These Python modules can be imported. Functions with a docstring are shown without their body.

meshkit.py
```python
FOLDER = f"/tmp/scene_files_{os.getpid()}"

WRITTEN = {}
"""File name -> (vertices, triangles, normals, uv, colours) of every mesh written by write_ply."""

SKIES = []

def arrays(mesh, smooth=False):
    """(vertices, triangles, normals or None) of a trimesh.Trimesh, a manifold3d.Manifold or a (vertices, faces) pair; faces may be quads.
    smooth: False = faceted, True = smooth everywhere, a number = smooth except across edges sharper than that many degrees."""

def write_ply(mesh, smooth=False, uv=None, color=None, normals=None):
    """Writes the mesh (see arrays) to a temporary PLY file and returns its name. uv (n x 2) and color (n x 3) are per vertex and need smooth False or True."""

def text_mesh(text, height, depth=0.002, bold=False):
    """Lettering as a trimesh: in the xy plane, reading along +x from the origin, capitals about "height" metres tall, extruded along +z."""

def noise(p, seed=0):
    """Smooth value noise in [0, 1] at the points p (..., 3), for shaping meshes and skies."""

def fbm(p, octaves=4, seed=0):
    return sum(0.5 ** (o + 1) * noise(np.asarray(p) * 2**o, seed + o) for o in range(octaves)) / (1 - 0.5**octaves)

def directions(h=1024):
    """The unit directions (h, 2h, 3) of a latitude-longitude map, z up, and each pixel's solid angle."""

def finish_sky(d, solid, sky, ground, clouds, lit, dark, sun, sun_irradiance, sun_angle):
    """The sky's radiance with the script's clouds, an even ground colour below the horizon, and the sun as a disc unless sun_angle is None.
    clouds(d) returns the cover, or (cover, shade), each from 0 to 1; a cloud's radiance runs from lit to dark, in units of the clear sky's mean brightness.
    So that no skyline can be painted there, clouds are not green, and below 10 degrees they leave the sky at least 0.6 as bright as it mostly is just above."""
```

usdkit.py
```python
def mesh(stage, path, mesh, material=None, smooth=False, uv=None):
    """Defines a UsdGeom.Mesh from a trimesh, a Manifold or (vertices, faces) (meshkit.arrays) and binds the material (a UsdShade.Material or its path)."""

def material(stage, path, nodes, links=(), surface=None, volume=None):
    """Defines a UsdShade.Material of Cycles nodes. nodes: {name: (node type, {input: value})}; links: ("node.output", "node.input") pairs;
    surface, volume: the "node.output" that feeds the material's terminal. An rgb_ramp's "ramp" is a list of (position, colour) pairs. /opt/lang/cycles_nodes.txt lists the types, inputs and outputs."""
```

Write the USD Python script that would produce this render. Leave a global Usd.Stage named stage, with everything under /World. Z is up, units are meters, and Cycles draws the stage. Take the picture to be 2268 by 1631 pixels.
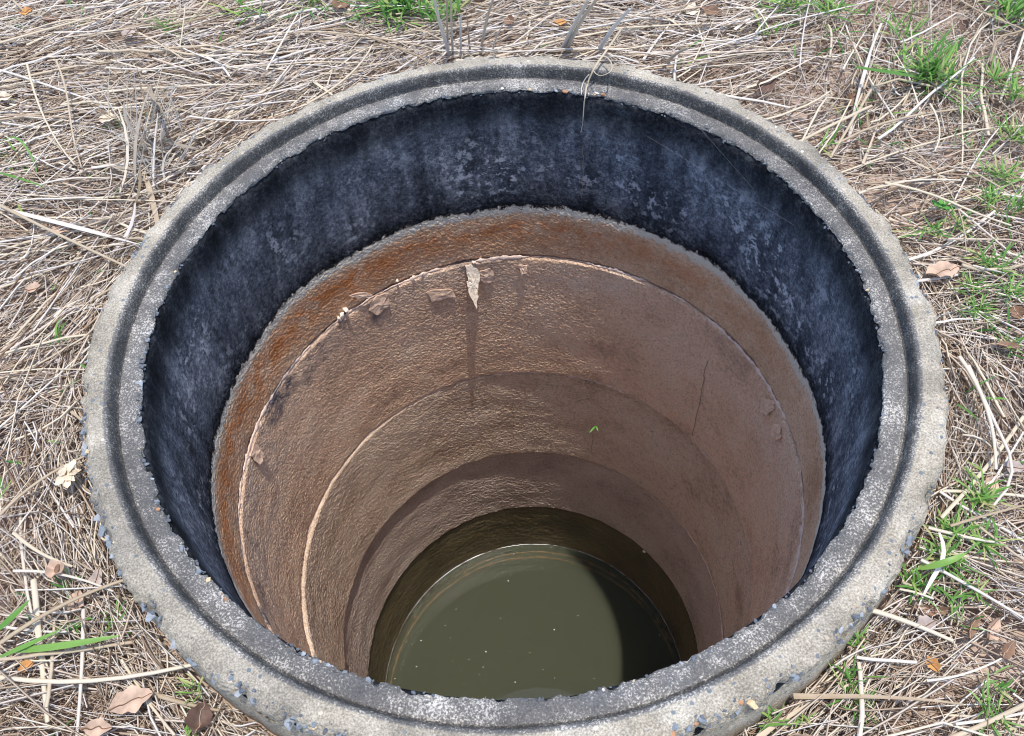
import math, random
import numpy as np, trimesh
import usdkit, meshkit
from pxr import Usd, UsdGeom, UsdLux, UsdShade, Gf, Sdf, Vt

stage = Usd.Stage.CreateInMemory()
UsdGeom.SetStageUpAxis(stage, UsdGeom.Tokens.z)
UsdGeom.SetStageMetersPerUnit(stage, 1.0)
UsdGeom.Xform.Define(stage, '/World')
UsdGeom.Scope.Define(stage, '/World/Looks')

# ------------------------------------------------------------------ camera, sky, sun, exposure
ZL = 0.085                                   # height of the well's inner ledge above the soil
EXPOSURE = 0.95
SKY_STRENGTH = 0.15
SUN_INTENSITY = 0.55
SUN_DIR = np.array([0.0947, -0.0616, 1.0]); SUN_DIR /= np.linalg.norm(SUN_DIR)
CAM = np.array([0.00173811, -0.7222917, 0.93496982 + ZL])
RIGHT = np.array([0.9975587, -0.05758338, -0.03950694])
UP = np.array([0.06983297, 0.82257419, 0.56435366])
FWD = np.array([0.0, 0.56573479, -0.82458726])
FPX = 2077.4 / 2500 * 2268                    # focal length in pixels of a 2268 x 1631 view

cam = UsdGeom.Camera.Define(stage, '/World/camera')
m = Gf.Matrix4d(1)
m.SetRow(0, Gf.Vec4d(*RIGHT, 0)); m.SetRow(1, Gf.Vec4d(*UP, 0)); m.SetRow(2, Gf.Vec4d(*(-FWD), 0)); m.SetRow(3, Gf.Vec4d(*CAM, 1))
cam.AddTransformOp().Set(m)
cam.CreateHorizontalApertureAttr(36.0); cam.CreateVerticalApertureAttr(36.0 * 736 / 1024)
cam.CreateFocalLengthAttr(36.0 * 2077.4 / 2500); cam.CreateClippingRangeAttr(Gf.Vec2f(0.02, 2000))
cam.CreateExposureAttr(EXPOSURE)

def mat(name, nodes, links, surface='p.BSDF', volume=None):
    return usdkit.material(stage, '/World/Looks/' + name, nodes, links, surface=surface, volume=volume)

elev = math.asin(SUN_DIR[2]); rot = math.atan2(SUN_DIR[0], SUN_DIR[1])
sky_mat = mat('sky_look', {'s': ('sky_texture', {'sky_type': 'single_scattering', 'sun_disc': False, 'sun_elevation': elev, 'sun_rotation': rot}),
                           'b': ('background_shader', {'strength': SKY_STRENGTH})}, [('s.color', 'b.color')], surface='b.background')
dome = UsdLux.DomeLight.Define(stage, '/World/sky')
UsdShade.MaterialBindingAPI.Apply(dome.GetPrim()).Bind(sky_mat)
dome.GetPrim().SetCustomDataByKey('kind', 'structure')
sun = UsdLux.DistantLight.Define(stage, '/World/sun')
sun.CreateNormalizeAttr(True); sun.CreateIntensityAttr(SUN_INTENSITY); sun.CreateAngleAttr(0.53)
sun.CreateColorAttr(Gf.Vec3f(1.0, 0.95, 0.87))
zx = np.cross([0, 1, 0], SUN_DIR); zx /= np.linalg.norm(zx); zy = np.cross(SUN_DIR, zx)
m = Gf.Matrix4d(1)
for i, r in enumerate((zx, zy, SUN_DIR)): m.SetRow(i, Gf.Vec4d(*r, 0))
sun.AddTransformOp().Set(m)

# ------------------------------------------------------------------ helpers
used = {}
def numbered(parent, name):
    k = (parent, name); n = used.get(k, 0); used[k] = n + 1
    return f'{parent}/{name}' + (f'_{n:03d}' if n else '')
def path_of(parent): return '/World' if parent is None else str(parent.GetPath())
def obj(name, mesh, material, parent=None, smooth=False, rnd=None):
    m = usdkit.mesh(stage, numbered(path_of(parent), name), mesh, material, smooth=smooth)
    if rnd is not None:                       # one tone per strand
        UsdGeom.PrimvarsAPI(m).CreatePrimvar('tone', Sdf.ValueTypeNames.FloatArray, 'vertex').Set(Vt.FloatArray.FromNumpy(np.asarray(rnd, np.float32)))
    return m.GetPrim()
def tag(o, label=None, cat=None, group=None, kind=None):
    for k, v in (('label', label), ('category', cat), ('group', group), ('kind', kind)):
        if v: o.SetCustomDataByKey(k, v)
    return o
def thing(name, label, cat, loc=(0, 0, 0), rotz=0, group=None, scale=1.0):
    x = UsdGeom.Xform.Define(stage, numbered('/World', name))
    x.AddTranslateOp().Set(Gf.Vec3d(*map(float, loc))); x.AddRotateZOp().Set(math.degrees(rotz))
    return tag(x.GetPrim(), label, cat, group)
def ray(px, py):
    d = FWD + (px - 1134) / FPX * RIGHT - (py - 815.5) / FPX * UP
    return d
def at(px, py, z=0.03):                       # the place at height z seen at a point of the 2268 x 1631 photograph
    d = ray(px, py); t = (z - CAM[2]) / d[2]
    return CAM + d * t
def on_wall(px, py, R=0.5):
    d = ray(px, py); a = d[0]**2 + d[1]**2; b = 2 * (CAM[0]*d[0] + CAM[1]*d[1]); c = CAM[0]**2 + CAM[1]**2 - R*R
    return CAM + d * ((-b + math.sqrt(b*b - 4*a*c)) / (2*a))
rng = np.random.default_rng(7)
fbm, vnoise = meshkit.fbm, meshkit.noise

def tubes(P, Wd, sides=3, flat=1.0, cap=False):
    """P (N,K,3) centre lines, Wd (N,K) widths -> vertices, faces of N separate tubes."""
    N, K, _ = P.shape
    T = np.gradient(P, axis=1); T /= np.linalg.norm(T, axis=2, keepdims=True) + 1e-12
    S = np.cross(T, np.array([0.02, 0.013, 1.0])); S /= np.linalg.norm(S, axis=2, keepdims=True) + 1e-9
    U = np.cross(S, T)
    a = np.pi / 2 + 2 * np.pi * np.arange(sides) / sides
    V = P[:, :, None] + 0.5 * Wd[:, :, None, None] * (np.cos(a)[None, None, :, None] * S[:, :, None] + flat * np.sin(a)[None, None, :, None] * U[:, :, None])
    base = (np.arange(N) * K * sides)[:, None, None]
    k = np.arange(K - 1)[None, :, None] * sides; s = np.arange(sides)[None, None, :]; s2 = (s + 1) % sides
    q = [base + k + s, base + k + s2, base + k + sides + s2, base + k + sides + s]
    F = np.concatenate([np.stack([q[0], q[1], q[2]], -1).reshape(-1, 3), np.stack([q[0], q[2], q[3]], -1).reshape(-1, 3)])
    if cap:
        for e in (0, K - 1):
            for j in range(1, sides - 1):
                b = np.arange(N) * K * sides + e * sides
                t3 = np.stack([b, b + j, b + j + 1], -1)
                F = np.concatenate([F, t3 if e else t3[:, ::-1]])
    return V.reshape(-1, 3), F
def ribbons(P, Wd, fold=0.25):
    """flat blades with a shallow fold along the middle"""
    N, K, _ = P.shape
    T = np.gradient(P, axis=1); T /= np.linalg.norm(T, axis=2, keepdims=True) + 1e-12
    S = np.cross(T, np.array([0.02, 0.013, 1.0])); S /= np.linalg.norm(S, axis=2, keepdims=True) + 1e-9
    U = np.cross(S, T)
    w = 0.5 * Wd[:, :, None]
    V = np.stack([P - w * S + fold * w * U, P, P + w * S + fold * w * U], 2)
    base = (np.arange(N) * K * 3)[:, None, None]; k = np.arange(K - 1)[None, :, None] * 3; s = np.arange(2)[None, None, :]
    q = [base + k + s, base + k + s + 1, base + k + 3 + s + 1, base + k + 3 + s]
    F = np.concatenate([np.stack([q[0], q[1], q[2]], -1).reshape(-1, 3), np.stack([q[0], q[2], q[3]], -1).reshape(-1, 3)])
    return V.reshape(-1, 3), F
def grid_faces(n, k, wrap=True):              # n columns round, k rows
    i = np.arange(n if wrap else n - 1)[:, None]; j = np.arange(k - 1)[None, :]
    a, b = (i * k + j), (((i + 1) % n) * k + j)
    return np.concatenate([np.stack([a, b, b + 1], -1).reshape(-1, 3), np.stack([a, b + 1, a + 1], -1).reshape(-1, 3)])

def bez(points, K):
    from scipy.interpolate import make_interp_spline
    pts = np.array(points, float)
    if len(pts) == 2: return np.linspace(pts[0], pts[1], K)
    t = np.concatenate([[0], np.cumsum(np.linalg.norm(np.diff(pts, axis=0), axis=1))])
    return make_interp_spline(t, pts, k=min(2, len(pts) - 1))(np.linspace(0, t[-1], K))

# ------------------------------------------------------------------ materials
POS = {'g': ('geometry', {})}
def wall_material(name, ramp, scale=170, squash=(1, 1, 1), bump=0.9, dist=0.006, rough=0.85, big=None, spec=0.25, dark=0.25, grain=0.8):
    """rough cement inside of a ring: tone from broad and fine noise, small lumps as relief"""
    n = {'g': ('geometry', {}), 'mp': ('mapping', {'scale': squash}),
         'n1': ('noise_texture', {'scale': 7, 'detail': 6, 'roughness': 0.6}), 'n2': ('noise_texture', {'scale': 90, 'detail': 4, 'roughness': 0.65}),
         'a': ('math', {'math_type': 'multiply_add', 'value2': 0.62, 'value3': 0.0}), 'b': ('math', {'math_type': 'multiply_add', 'value2': 0.38}),
         'r': ('rgb_ramp', {'ramp': ramp}),
         'h1': ('noise_texture', {'scale': scale, 'detail': 5, 'roughness': 0.8}),
         'h2': ('voronoi_texture', {'scale': scale * 0.85, 'feature': 'smooth_f1', 'smoothness': 0.25, 'randomness': 1.0}), 'hv': ('math', {'math_type': 'multiply', 'value2': 0.7}),
         'hm': ('math', {'math_type': 'subtract'}),
         'pit': ('noise_texture', {'scale': 70, 'detail': 7, 'roughness': 0.8}), 'pr': ('rgb_ramp', {'ramp': [(0, (0, 0, 0)), (0.34, (0.1, 0.1, 0.1)), (0.46, (1, 1, 1)), (1, (1, 1, 1))]}),
         'pm0': ('mix_color', {'blend_type': 'multiply', 'fac': dark}), 'gr': ('noise_texture', {'scale': 240, 'detail': 4, 'roughness': 0.75}), 'grr': ('rgb_ramp', {'ramp': [(0.30, (0.30, 0.28, 0.27)), (0.42, (0.72, 0.70, 0.69)), (0.52, (1, 1, 1)), (0.8, (1, 1, 1))]}), 'pm': ('mix_color', {'blend_type': 'multiply', 'fac': grain}),
         'bp': ('bump', {'strength': bump, 'distance': dist}),
         'p': ('principled_bsdf', {'roughness': rough, 'specular_ior_level': spec})}
    l = [('g.position', 'mp.vector'), ('g.position', 'n1.vector'), ('g.position', 'n2.vector'), ('n1.fac', 'a.value1'), ('n2.fac', 'b.value1'), ('a.value', 'b.value3'), ('b.value', 'r.fac'),
         ('mp.vector', 'h1.vector'), ('mp.vector', 'h2.vector'), ('h1.fac', 'hm.value1'), ('h2.distance', 'hv.value1'), ('hv.value', 'hm.value2'), ('hm.value', 'bp.height'), ('bp.normal', 'p.normal'),
         ('mp.vector', 'pit.vector'), ('pit.fac', 'pr.fac'), ('r.color', 'pm0.a'), ('pr.color', 'pm0.b'), ('mp.vector', 'gr.vector'), ('gr.fac', 'grr.fac'), ('pm0.result', 'pm.a'), ('grr.color', 'pm.b'), ('pm.result', 'p.base_color')]
    return n, l

# first ring: blackened upper wall, pale tide line, rust band
n, l = wall_material('x', [(0.27, (0.42, 0.26, 0.16)), (0.49, (0.80, 0.55, 0.36)), (0.72, (0.91, 0.69, 0.49))], scale=260, dist=0.0055, rough=0.95, spec=0.06)
n.update({
    'xyz': ('separate_xyz', {}), 'edge': ('noise_texture', {'scale': 60, 'detail': 8, 'roughness': 0.8}), 'wob': ('noise_texture', {'scale': 5, 'detail': 2}),
    'e1': ('math', {'math_type': 'multiply_add', 'value2': 0.07, 'value3': -0.035}), 'e2': ('math', {'math_type': 'multiply_add', 'value2': 0.03}),
    'zz': ('math', {'math_type': 'add'}), 'ez': ('math', {'math_type': 'add'}),
    't': ('map_range', {'from_min': ZL - 0.44 - 0.015, 'from_max': ZL - 0.015, 'to_min': 0, 'to_max': 1}),
    'is_dark': ('rgb_ramp', {'ramp': [(0, (0, 0, 0)), (0.418, (0, 0, 0)), (0.428, (1, 1, 1)), (1, (1, 1, 1))]}),
    'is_line': ('rgb_ramp', {'ramp': [(0, (0, 0, 0)), (0.375, (0, 0, 0)), (0.392, (1, 1, 1)), (0.42, (1, 1, 1)), (0.43, (0, 0, 0)), (1, (0, 0, 0))]}),
    'is_rust': ('rgb_ramp', {'ramp': [(0, (0, 0, 0)), (0.08, (0.05, 0.05, 0.05)), (0.20, (0.6, 0.6, 0.6)), (0.30, (1, 1, 1)), (0.375, (0.2, 0.2, 0.2)), (1, (0, 0, 0))]}),
    'rn': ('noise_texture', {'scale': 22, 'detail': 9, 'roughness': 0.78}), 'rr': ('rgb_ramp', {'ramp': [(0, (0, 0, 0)), (0.39, (0.15, 0.15, 0.15)), (0.53, (1, 1, 1)), (1, (1, 1, 1))]}),
    # the rust is strongest on the -x and +y sides of the ring
    'rx': ('math', {'math_type': 'multiply_add', 'value2': -0.55, 'value3': 0.55}), 'ry': ('math', {'math_type': 'multiply_add', 'value2': 0.45}), 'rc': ('clamp', {'min': 0.12, 'max': 1}),
    'rm': ('math', {'math_type': 'multiply'}), 'rm2': ('math', {'math_type': 'multiply'}),
    'rust': ('mix_color', {'b': (0.56, 0.185, 0.045)}),
    'line': ('mix_color', {'b': (0.74, 0.67, 0.55)}),
    'mp2': ('mapping', {'scale': (1, 1, 0.4)}), 'st': ('noise_texture', {'scale': 16, 'detail': 6, 'roughness': 0.7}), 'sp': ('noise_texture', {'scale': 120, 'detail': 8, 'roughness': 0.95}), 'lc': ('noise_texture', {'scale': 50, 'detail': 9, 'roughness': 0.72}), 'lr': ('rgb_ramp', {'ramp': [(0, (0, 0, 0)), (0.545, (0, 0, 0)), (0.565, (0.7, 0.7, 0.7)), (0.62, (1, 1, 1)), (1, (1, 1, 1))]}), 'lb': ('noise_texture', {'scale': 4.2, 'detail': 3}), 'lbr': ('rgb_ramp', {'ramp': [(0, (0, 0, 0)), (0.42, (0.05, 0.05, 0.05)), (0.56, (1, 1, 1)), (1, (1, 1, 1))]}), 'lh': ('rgb_ramp', {'ramp': [(0, (0, 0, 0)), (0.44, (0.4, 0.4, 0.4)), (0.55, (1, 1, 1)), (0.8, (0.8, 0.8, 0.8)), (0.92, (0.1, 0.1, 0.1)), (1, (0, 0, 0))]}), 'lm': ('math', {'math_type': 'multiply'}), 'lm2': ('math', {'math_type': 'multiply'}), 'lich': ('mix_color', {'b': (0.40, 0.41, 0.43)}), 'mp3': ('mapping', {'scale': (1, 1, 0.05)}), 'dr': ('noise_texture', {'scale': 26, 'detail': 4, 'roughness': 0.6}), 'drr': ('rgb_ramp', {'ramp': [(0.3, (0.42, 0.42, 0.42)), (0.46, (0.75, 0.75, 0.75)), (0.58, (1.0, 1.0, 1.0)), (0.7, (1, 1, 1))]}), 'drm': ('mix_color', {'blend_type': 'multiply', 'fac': 0.6}), 'bs': ('math', {'math_type': 'multiply_add', 'value2': -0.65, 'value3': 0.9}),
    's1': ('math', {'math_type': 'multiply_add', 'value2': 0.36, 'value3': 0.0}), 's2': ('math', {'math_type': 'multiply_add', 'value2': 0.64}), 'bk': ('rgb_ramp', {'ramp': [(0, (0.1, 0.1, 0.1)), (0.43, (0.1, 0.1, 0.1)), (0.52, (0.8, 0.8, 0.8)), (0.6, (1, 1, 1)), (0.88, (1, 1, 1)), (0.97, (0.35, 0.35, 0.35)), (1, (0.3, 0.3, 0.3))]}), 'dkm': ('mix_color', {'blend_type': 'multiply', 'fac': 1.0}),
    'dk': ('rgb_ramp', {'ramp': [(0, (0.012, 0.013, 0.015)), (0.41, (0.022, 0.024, 0.029)), (0.47, (0.046, 0.051, 0.062)), (0.52, (0.10, 0.11, 0.13)), (0.56, (0.19, 0.20, 0.225)), (0.61, (0.38, 0.385, 0.40)), (1, (0.55, 0.55, 0.55))]}),
    'fin': ('mix_color', {})})
l = [x for x in l if x != ('pm.result', 'p.base_color')] + [
    ('g.position', 'xyz.vector'), ('g.position', 'edge.vector'), ('g.position', 'wob.vector'), ('edge.fac', 'e1.value1'), ('wob.fac', 'e2.value1'), ('e1.value', 'e2.value3'),
    ('xyz.z', 'zz.value1'), ('e2.value', 'zz.value2'), ('zz.value', 't.value'),
    ('t.result', 'is_dark.fac'), ('t.result', 'is_line.fac'), ('t.result', 'is_rust.fac'),
    ('g.position', 'rn.vector'), ('rn.fac', 'rr.fac'), ('xyz.x', 'rx.value1'), ('xyz.y', 'ry.value1'), ('rx.value', 'ry.value3'), ('ry.value', 'rc.value'),
    ('is_rust.color', 'rm.value1'), ('rr.color', 'rm.value2'), ('rm.value', 'rm2.value1'), ('rc.result', 'rm2.value2'),
    ('rm2.value', 'rust.fac'), ('pm.result', 'rust.a'), ('is_line.color', 'line.fac'), ('rust.result', 'line.a'),
    ('g.position', 'mp2.vector'), ('mp2.vector', 'st.vector'), ('g.position', 'sp.vector'), ('st.fac', 's1.value1'), ('sp.fac', 's2.value1'), ('s1.value', 's2.value3'), ('s2.value', 'dk.fac'),
    ('is_dark.color', 'bs.value1'), ('bs.value', 'bp.strength'), ('is_dark.color', 'fin.fac'), ('line.result', 'fin.a'), ('t.result', 'bk.fac'), ('g.position', 'lc.vector'), ('lc.fac', 'lr.fac'), ('g.position', 'lb.vector'), ('lb.fac', 'lbr.fac'), ('t.result', 'lh.fac'), ('lr.color', 'lm.value1'), ('lbr.color', 'lm.value2'), ('lm.value', 'lm2.value1'), ('lh.color', 'lm2.value2'), ('lm2.value', 'lich.fac'), ('g.position', 'mp3.vector'), ('mp3.vector', 'dr.vector'), ('dr.fac', 'drr.fac'), ('dk.color', 'drm.a'), ('drr.color', 'drm.b'), ('drm.result', 'lich.a'), ('lich.result', 'dkm.a'), ('bk.color', 'dkm.b'), ('dkm.result', 'fin.b'), ('fin.result', 'p.base_color')]
M = {}
M['ring_first'] = mat('blackened_and_rusty_cement', n, l)
def tagmat(name, *a, **k):
    n, l = wall_material(name, *a, **k); M[name] = mat(name, n, l)
BROWN = [(0.30, (0.50, 0.33, 0.23)), (0.48, (0.89, 0.615, 0.425)), (0.70, (0.93, 0.745, 0.57))]
# second ring carries black mould under its top joint
n, l = wall_material('x', BROWN, scale=260, dist=0.0055, dark=0.3, rough=0.95, spec=0.06)
n.update({'xyz': ('separate_xyz', {}), 'zr': ('map_range', {'from_min': ZL - 0.56, 'from_max': ZL - 0.45, 'clamp': True}), 'mn': ('noise_texture', {'scale': 9, 'detail': 7, 'roughness': 0.72}),
          'mr': ('rgb_ramp', {'ramp': [(0, (0, 0, 0)), (0.5, (0, 0, 0)), (0.62, (1, 1, 1)), (1, (1, 1, 1))]}), 'mx': ('map_range', {'from_min': 0.1, 'from_max': -0.2, 'clamp': True}),
          'm1': ('math', {'math_type': 'multiply'}), 'm2': ('math', {'math_type': 'multiply', 'use_clamp': True}), 'mm': ('mix_color', {'b': (0.10, 0.10, 0.12)})})
l = [x for x in l if x != ('pm.result', 'p.base_color')] + [('g.position', 'xyz.vector'), ('xyz.z', 'zr.value'), ('g.position', 'mn.vector'), ('mn.fac', 'mr.fac'), ('xyz.x', 'mx.value'),
     ('zr.result', 'm1.value1'), ('mx.result', 'm1.value2'), ('m1.value', 'm2.value1'), ('mr.color', 'm2.value2'), ('m2.value', 'mm.fac'), ('pm.result', 'mm.a'), ('mm.result', 'p.base_color')]
M['ring_second'] = mat('brown_lumpy_cement', n, l)
tagmat('ring_third', [(0.30, (0.46, 0.32, 0.22)), (0.48, (0.83, 0.63, 0.47)), (0.70, (0.91, 0.75, 0.60))], scale=220, dist=0.006, dark=0.45, rough=0.95, spec=0.06)
tagmat('ring_fourth', [(0.30, (0.44, 0.33, 0.27)), (0.48, (0.70, 0.55, 0.46)), (0.70, (0.82, 0.68, 0.58))], scale=220, dist=0.006, rough=0.95, spec=0.06, dark=0.25)
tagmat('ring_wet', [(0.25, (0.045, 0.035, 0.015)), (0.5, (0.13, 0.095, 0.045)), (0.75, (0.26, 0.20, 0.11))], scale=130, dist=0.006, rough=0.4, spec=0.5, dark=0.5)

def flat_mat(name, col, rough=0.8, var=0.25, scale=60, bump=0.3, dist=0.002, spec=0.3, rnd=0.0, detail=4):
    c = np.array(col); lo, hi = c * (1 - var), np.minimum(c * (1 + var), 0.92)
    n = {'g': ('geometry', {}), 'tc': ('texture_coordinate', {}), 'n': ('noise_texture', {'scale': scale, 'detail': detail, 'roughness': 0.6}), 'r': ('rgb_ramp', {'ramp': [(0.25, lo), (0.75, hi)]}),
         'bp': ('bump', {'strength': bump, 'distance': dist}), 'p': ('principled_bsdf', {'roughness': rough, 'specular_ior_level': spec})}
    l = [('tc.object', 'n.vector'), ('n.fac', 'r.fac'), ('r.color', 'p.base_color'), ('n.fac', 'bp.height'), ('bp.normal', 'p.normal')]
    M[name] = mat(name, n, l)
flat_mat('mortar', (0.68, 0.53, 0.44), var=0.25, scale=120, bump=0.6, dist=0.004)
flat_mat('mortar_white', (0.86, 0.70, 0.56), var=0.2, scale=120, bump=0.6, dist=0.004)
flat_mat('flake', (0.62, 0.44, 0.32), var=0.35, scale=90, bump=0.5, dist=0.003)
flat_mat('stone_blue', (0.19, 0.215, 0.245), var=0.3, scale=160, bump=0.5, dist=0.003)
flat_mat('stone_grey', (0.11, 0.125, 0.15), var=0.3, scale=160, bump=0.5, dist=0.003)
flat_mat('stone_light', (0.30, 0.325, 0.35), var=0.25, scale=160, bump=0.5, dist=0.003)
flat_mat('stone_tan', (0.60, 0.45, 0.27), var=0.2, scale=160)
flat_mat('stone_orange', (0.38, 0.20, 0.11), var=0.25, scale=160)
flat_mat('stone_white', (0.72, 0.69, 0.63), var=0.15, scale=160)
flat_mat('orange_lime', (0.80, 0.36, 0.13), var=0.3, scale=60)
flat_mat('crack', (0.20, 0.13, 0.09), var=0.2)
flat_mat('speck', (0.75, 0.75, 0.72), var=0.1)
flat_mat('thread', (0.3, 0.3, 0.3), var=0.05)

# the rim: speckled grey ledge, grimy step, pale aggregate on the raised edge
n = {'g': ('geometry', {}), 'xyz': ('separate_xyz', {}), 'cx': ('combine_xyz', {'z': 0.0}), 'len': ('vector_math', {'math_type': 'length'}),
     'wn': ('noise_texture', {'scale': 30, 'detail': 5, 'roughness': 0.6}), 'w': ('math', {'math_type': 'multiply_add', 'value2': 0.004, 'value3': -0.002}), 'rw': ('math', {'math_type': 'add'}),
     't': ('map_range', {'from_min': 0.49, 'from_max': 0.58}),
     'is_out': ('rgb_ramp', {'ramp': [(0, (0, 0, 0)), (0.555, (0, 0, 0)), (0.585, (1, 1, 1)), (1, (1, 1, 1))]}),
     'is_step': ('rgb_ramp', {'ramp': [(0, (0, 0, 0)), (0.425, (0, 0, 0)), (0.44, (0.95, 0.95, 0.95)), (0.475, (0.9, 0.9, 0.9)), (0.505, (0.75, 0.75, 0.75)), (0.54, (0, 0, 0)), (1, (0, 0, 0))]}),
     'fine': ('noise_texture', {'scale': 420, 'detail': 3, 'roughness': 0.7}), 'broad': ('noise_texture', {'scale': 17, 'detail': 7, 'roughness': 0.7}),
     'f1': ('math', {'math_type': 'multiply_add', 'value2': 0.58, 'value3': 0.0}), 'f2': ('math', {'math_type': 'multiply_add', 'value2': 0.42}),
     'ledge': ('rgb_ramp', {'ramp': [(0.30, (0.075, 0.076, 0.085)), (0.46, (0.14, 0.138, 0.14)), (0.53, (0.20, 0.196, 0.19)), (0.575, (0.46, 0.44, 0.42)), (0.66, (0.74, 0.72, 0.68))]}),
     'outer': ('rgb_ramp', {'ramp': [(0.30, (0.13, 0.12, 0.11)), (0.43, (0.27, 0.245, 0.20)), (0.53, (0.44, 0.40, 0.335)), (0.63, (0.64, 0.59, 0.51)), (0.76, (0.78, 0.74, 0.66))]}),
     'grime': ('rgb_ramp', {'ramp': [(0.34, (0.022, 0.022, 0.025)), (0.48, (0.052, 0.052, 0.055)), (0.56, (0.12, 0.117, 0.115)), (0.64, (0.34, 0.33, 0.32))]}),
     'm1': ('mix_color', {}), 'm2': ('mix_color', {}),
     'bt': ('noise_texture', {'scale': 5.5, 'detail': 5, 'roughness': 0.65}), 'btr': ('rgb_ramp', {'ramp': [(0.3, (0.58, 0.58, 0.59)), (0.47, (0.88, 0.86, 0.83)), (0.58, (1, 0.97, 0.92)), (0.7, (1, 1, 1))]}), 'btm': ('mix_color', {'blend_type': 'multiply', 'fac': 1.0}), 'stv': ('voronoi_texture', {'scale': 150}), 'stc': ('separate_color', {}), 'sts': ('rgb_ramp', {'ramp': [(0, (1, 1, 1)), (0.36, (1, 1, 1)), (0.42, (0, 0, 0)), (1, (0, 0, 0))]}),
     'sth': ('math', {'math_type': 'less_than', 'value2': 0.12}), 'stm': ('math', {'math_type': 'multiply'}), 'stm2': ('math', {'math_type': 'multiply'}),
     'stcol': ('rgb_ramp', {'ramp': [(0, (0.14, 0.16, 0.18)), (0.6, (0.23, 0.25, 0.27)), (0.8, (0.46, 0.35, 0.23)), (1, (0.66, 0.62, 0.55))]}), 'm3': ('mix_color', {}),
     'bp': ('bump', {'strength': 0.8, 'distance': 0.003}), 'p': ('principled_bsdf', {'roughness': 0.85, 'specular_ior_level': 0.2})}
l = [('g.position', 'xyz.vector'), ('xyz.x', 'cx.x'), ('xyz.y', 'cx.y'), ('cx.vector', 'len.vector1'), ('g.position', 'wn.vector'), ('wn.fac', 'w.value1'), ('len.value', 'rw.value1'), ('w.value', 'rw.value2'), ('rw.value', 't.value'),
     ('t.result', 'is_out.fac'), ('t.result', 'is_step.fac'), ('g.position', 'fine.vector'), ('g.position', 'broad.vector'), ('fine.fac', 'f1.value1'), ('broad.fac', 'f2.value1'), ('f1.value', 'f2.value3'),
     ('f2.value', 'ledge.fac'), ('f2.value', 'outer.fac'), ('f2.value', 'grime.fac'), ('is_out.color', 'm1.fac'), ('ledge.color', 'm1.a'), ('outer.color', 'm1.b'),
     ('is_step.color', 'm2.fac'), ('m1.result', 'm2.a'), ('grime.color', 'm2.b'),
     ('g.position', 'stv.vector'), ('stv.color', 'stc.color'), ('stc.r', 'sth.value1'), ('stv.distance', 'sts.fac'), ('sth.value', 'stm.value1'), ('sts.color', 'stm.value2'), ('stm.value', 'stm2.value1'), ('is_out.color', 'stm2.value2'),
     ('stc.g', 'stcol.fac'), ('stm2.value', 'm3.fac'), ('g.position', 'bt.vector'), ('bt.fac', 'btr.fac'), ('m2.result', 'btm.a'), ('btr.color', 'btm.b'), ('btm.result', 'm3.a'), ('stcol.color', 'm3.b'), ('m3.result', 'p.base_color'), ('fine.fac', 'bp.height'), ('bp.normal', 'p.normal')]
M['rim'] = mat('rim_aggregate_concrete', n, l)

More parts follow.
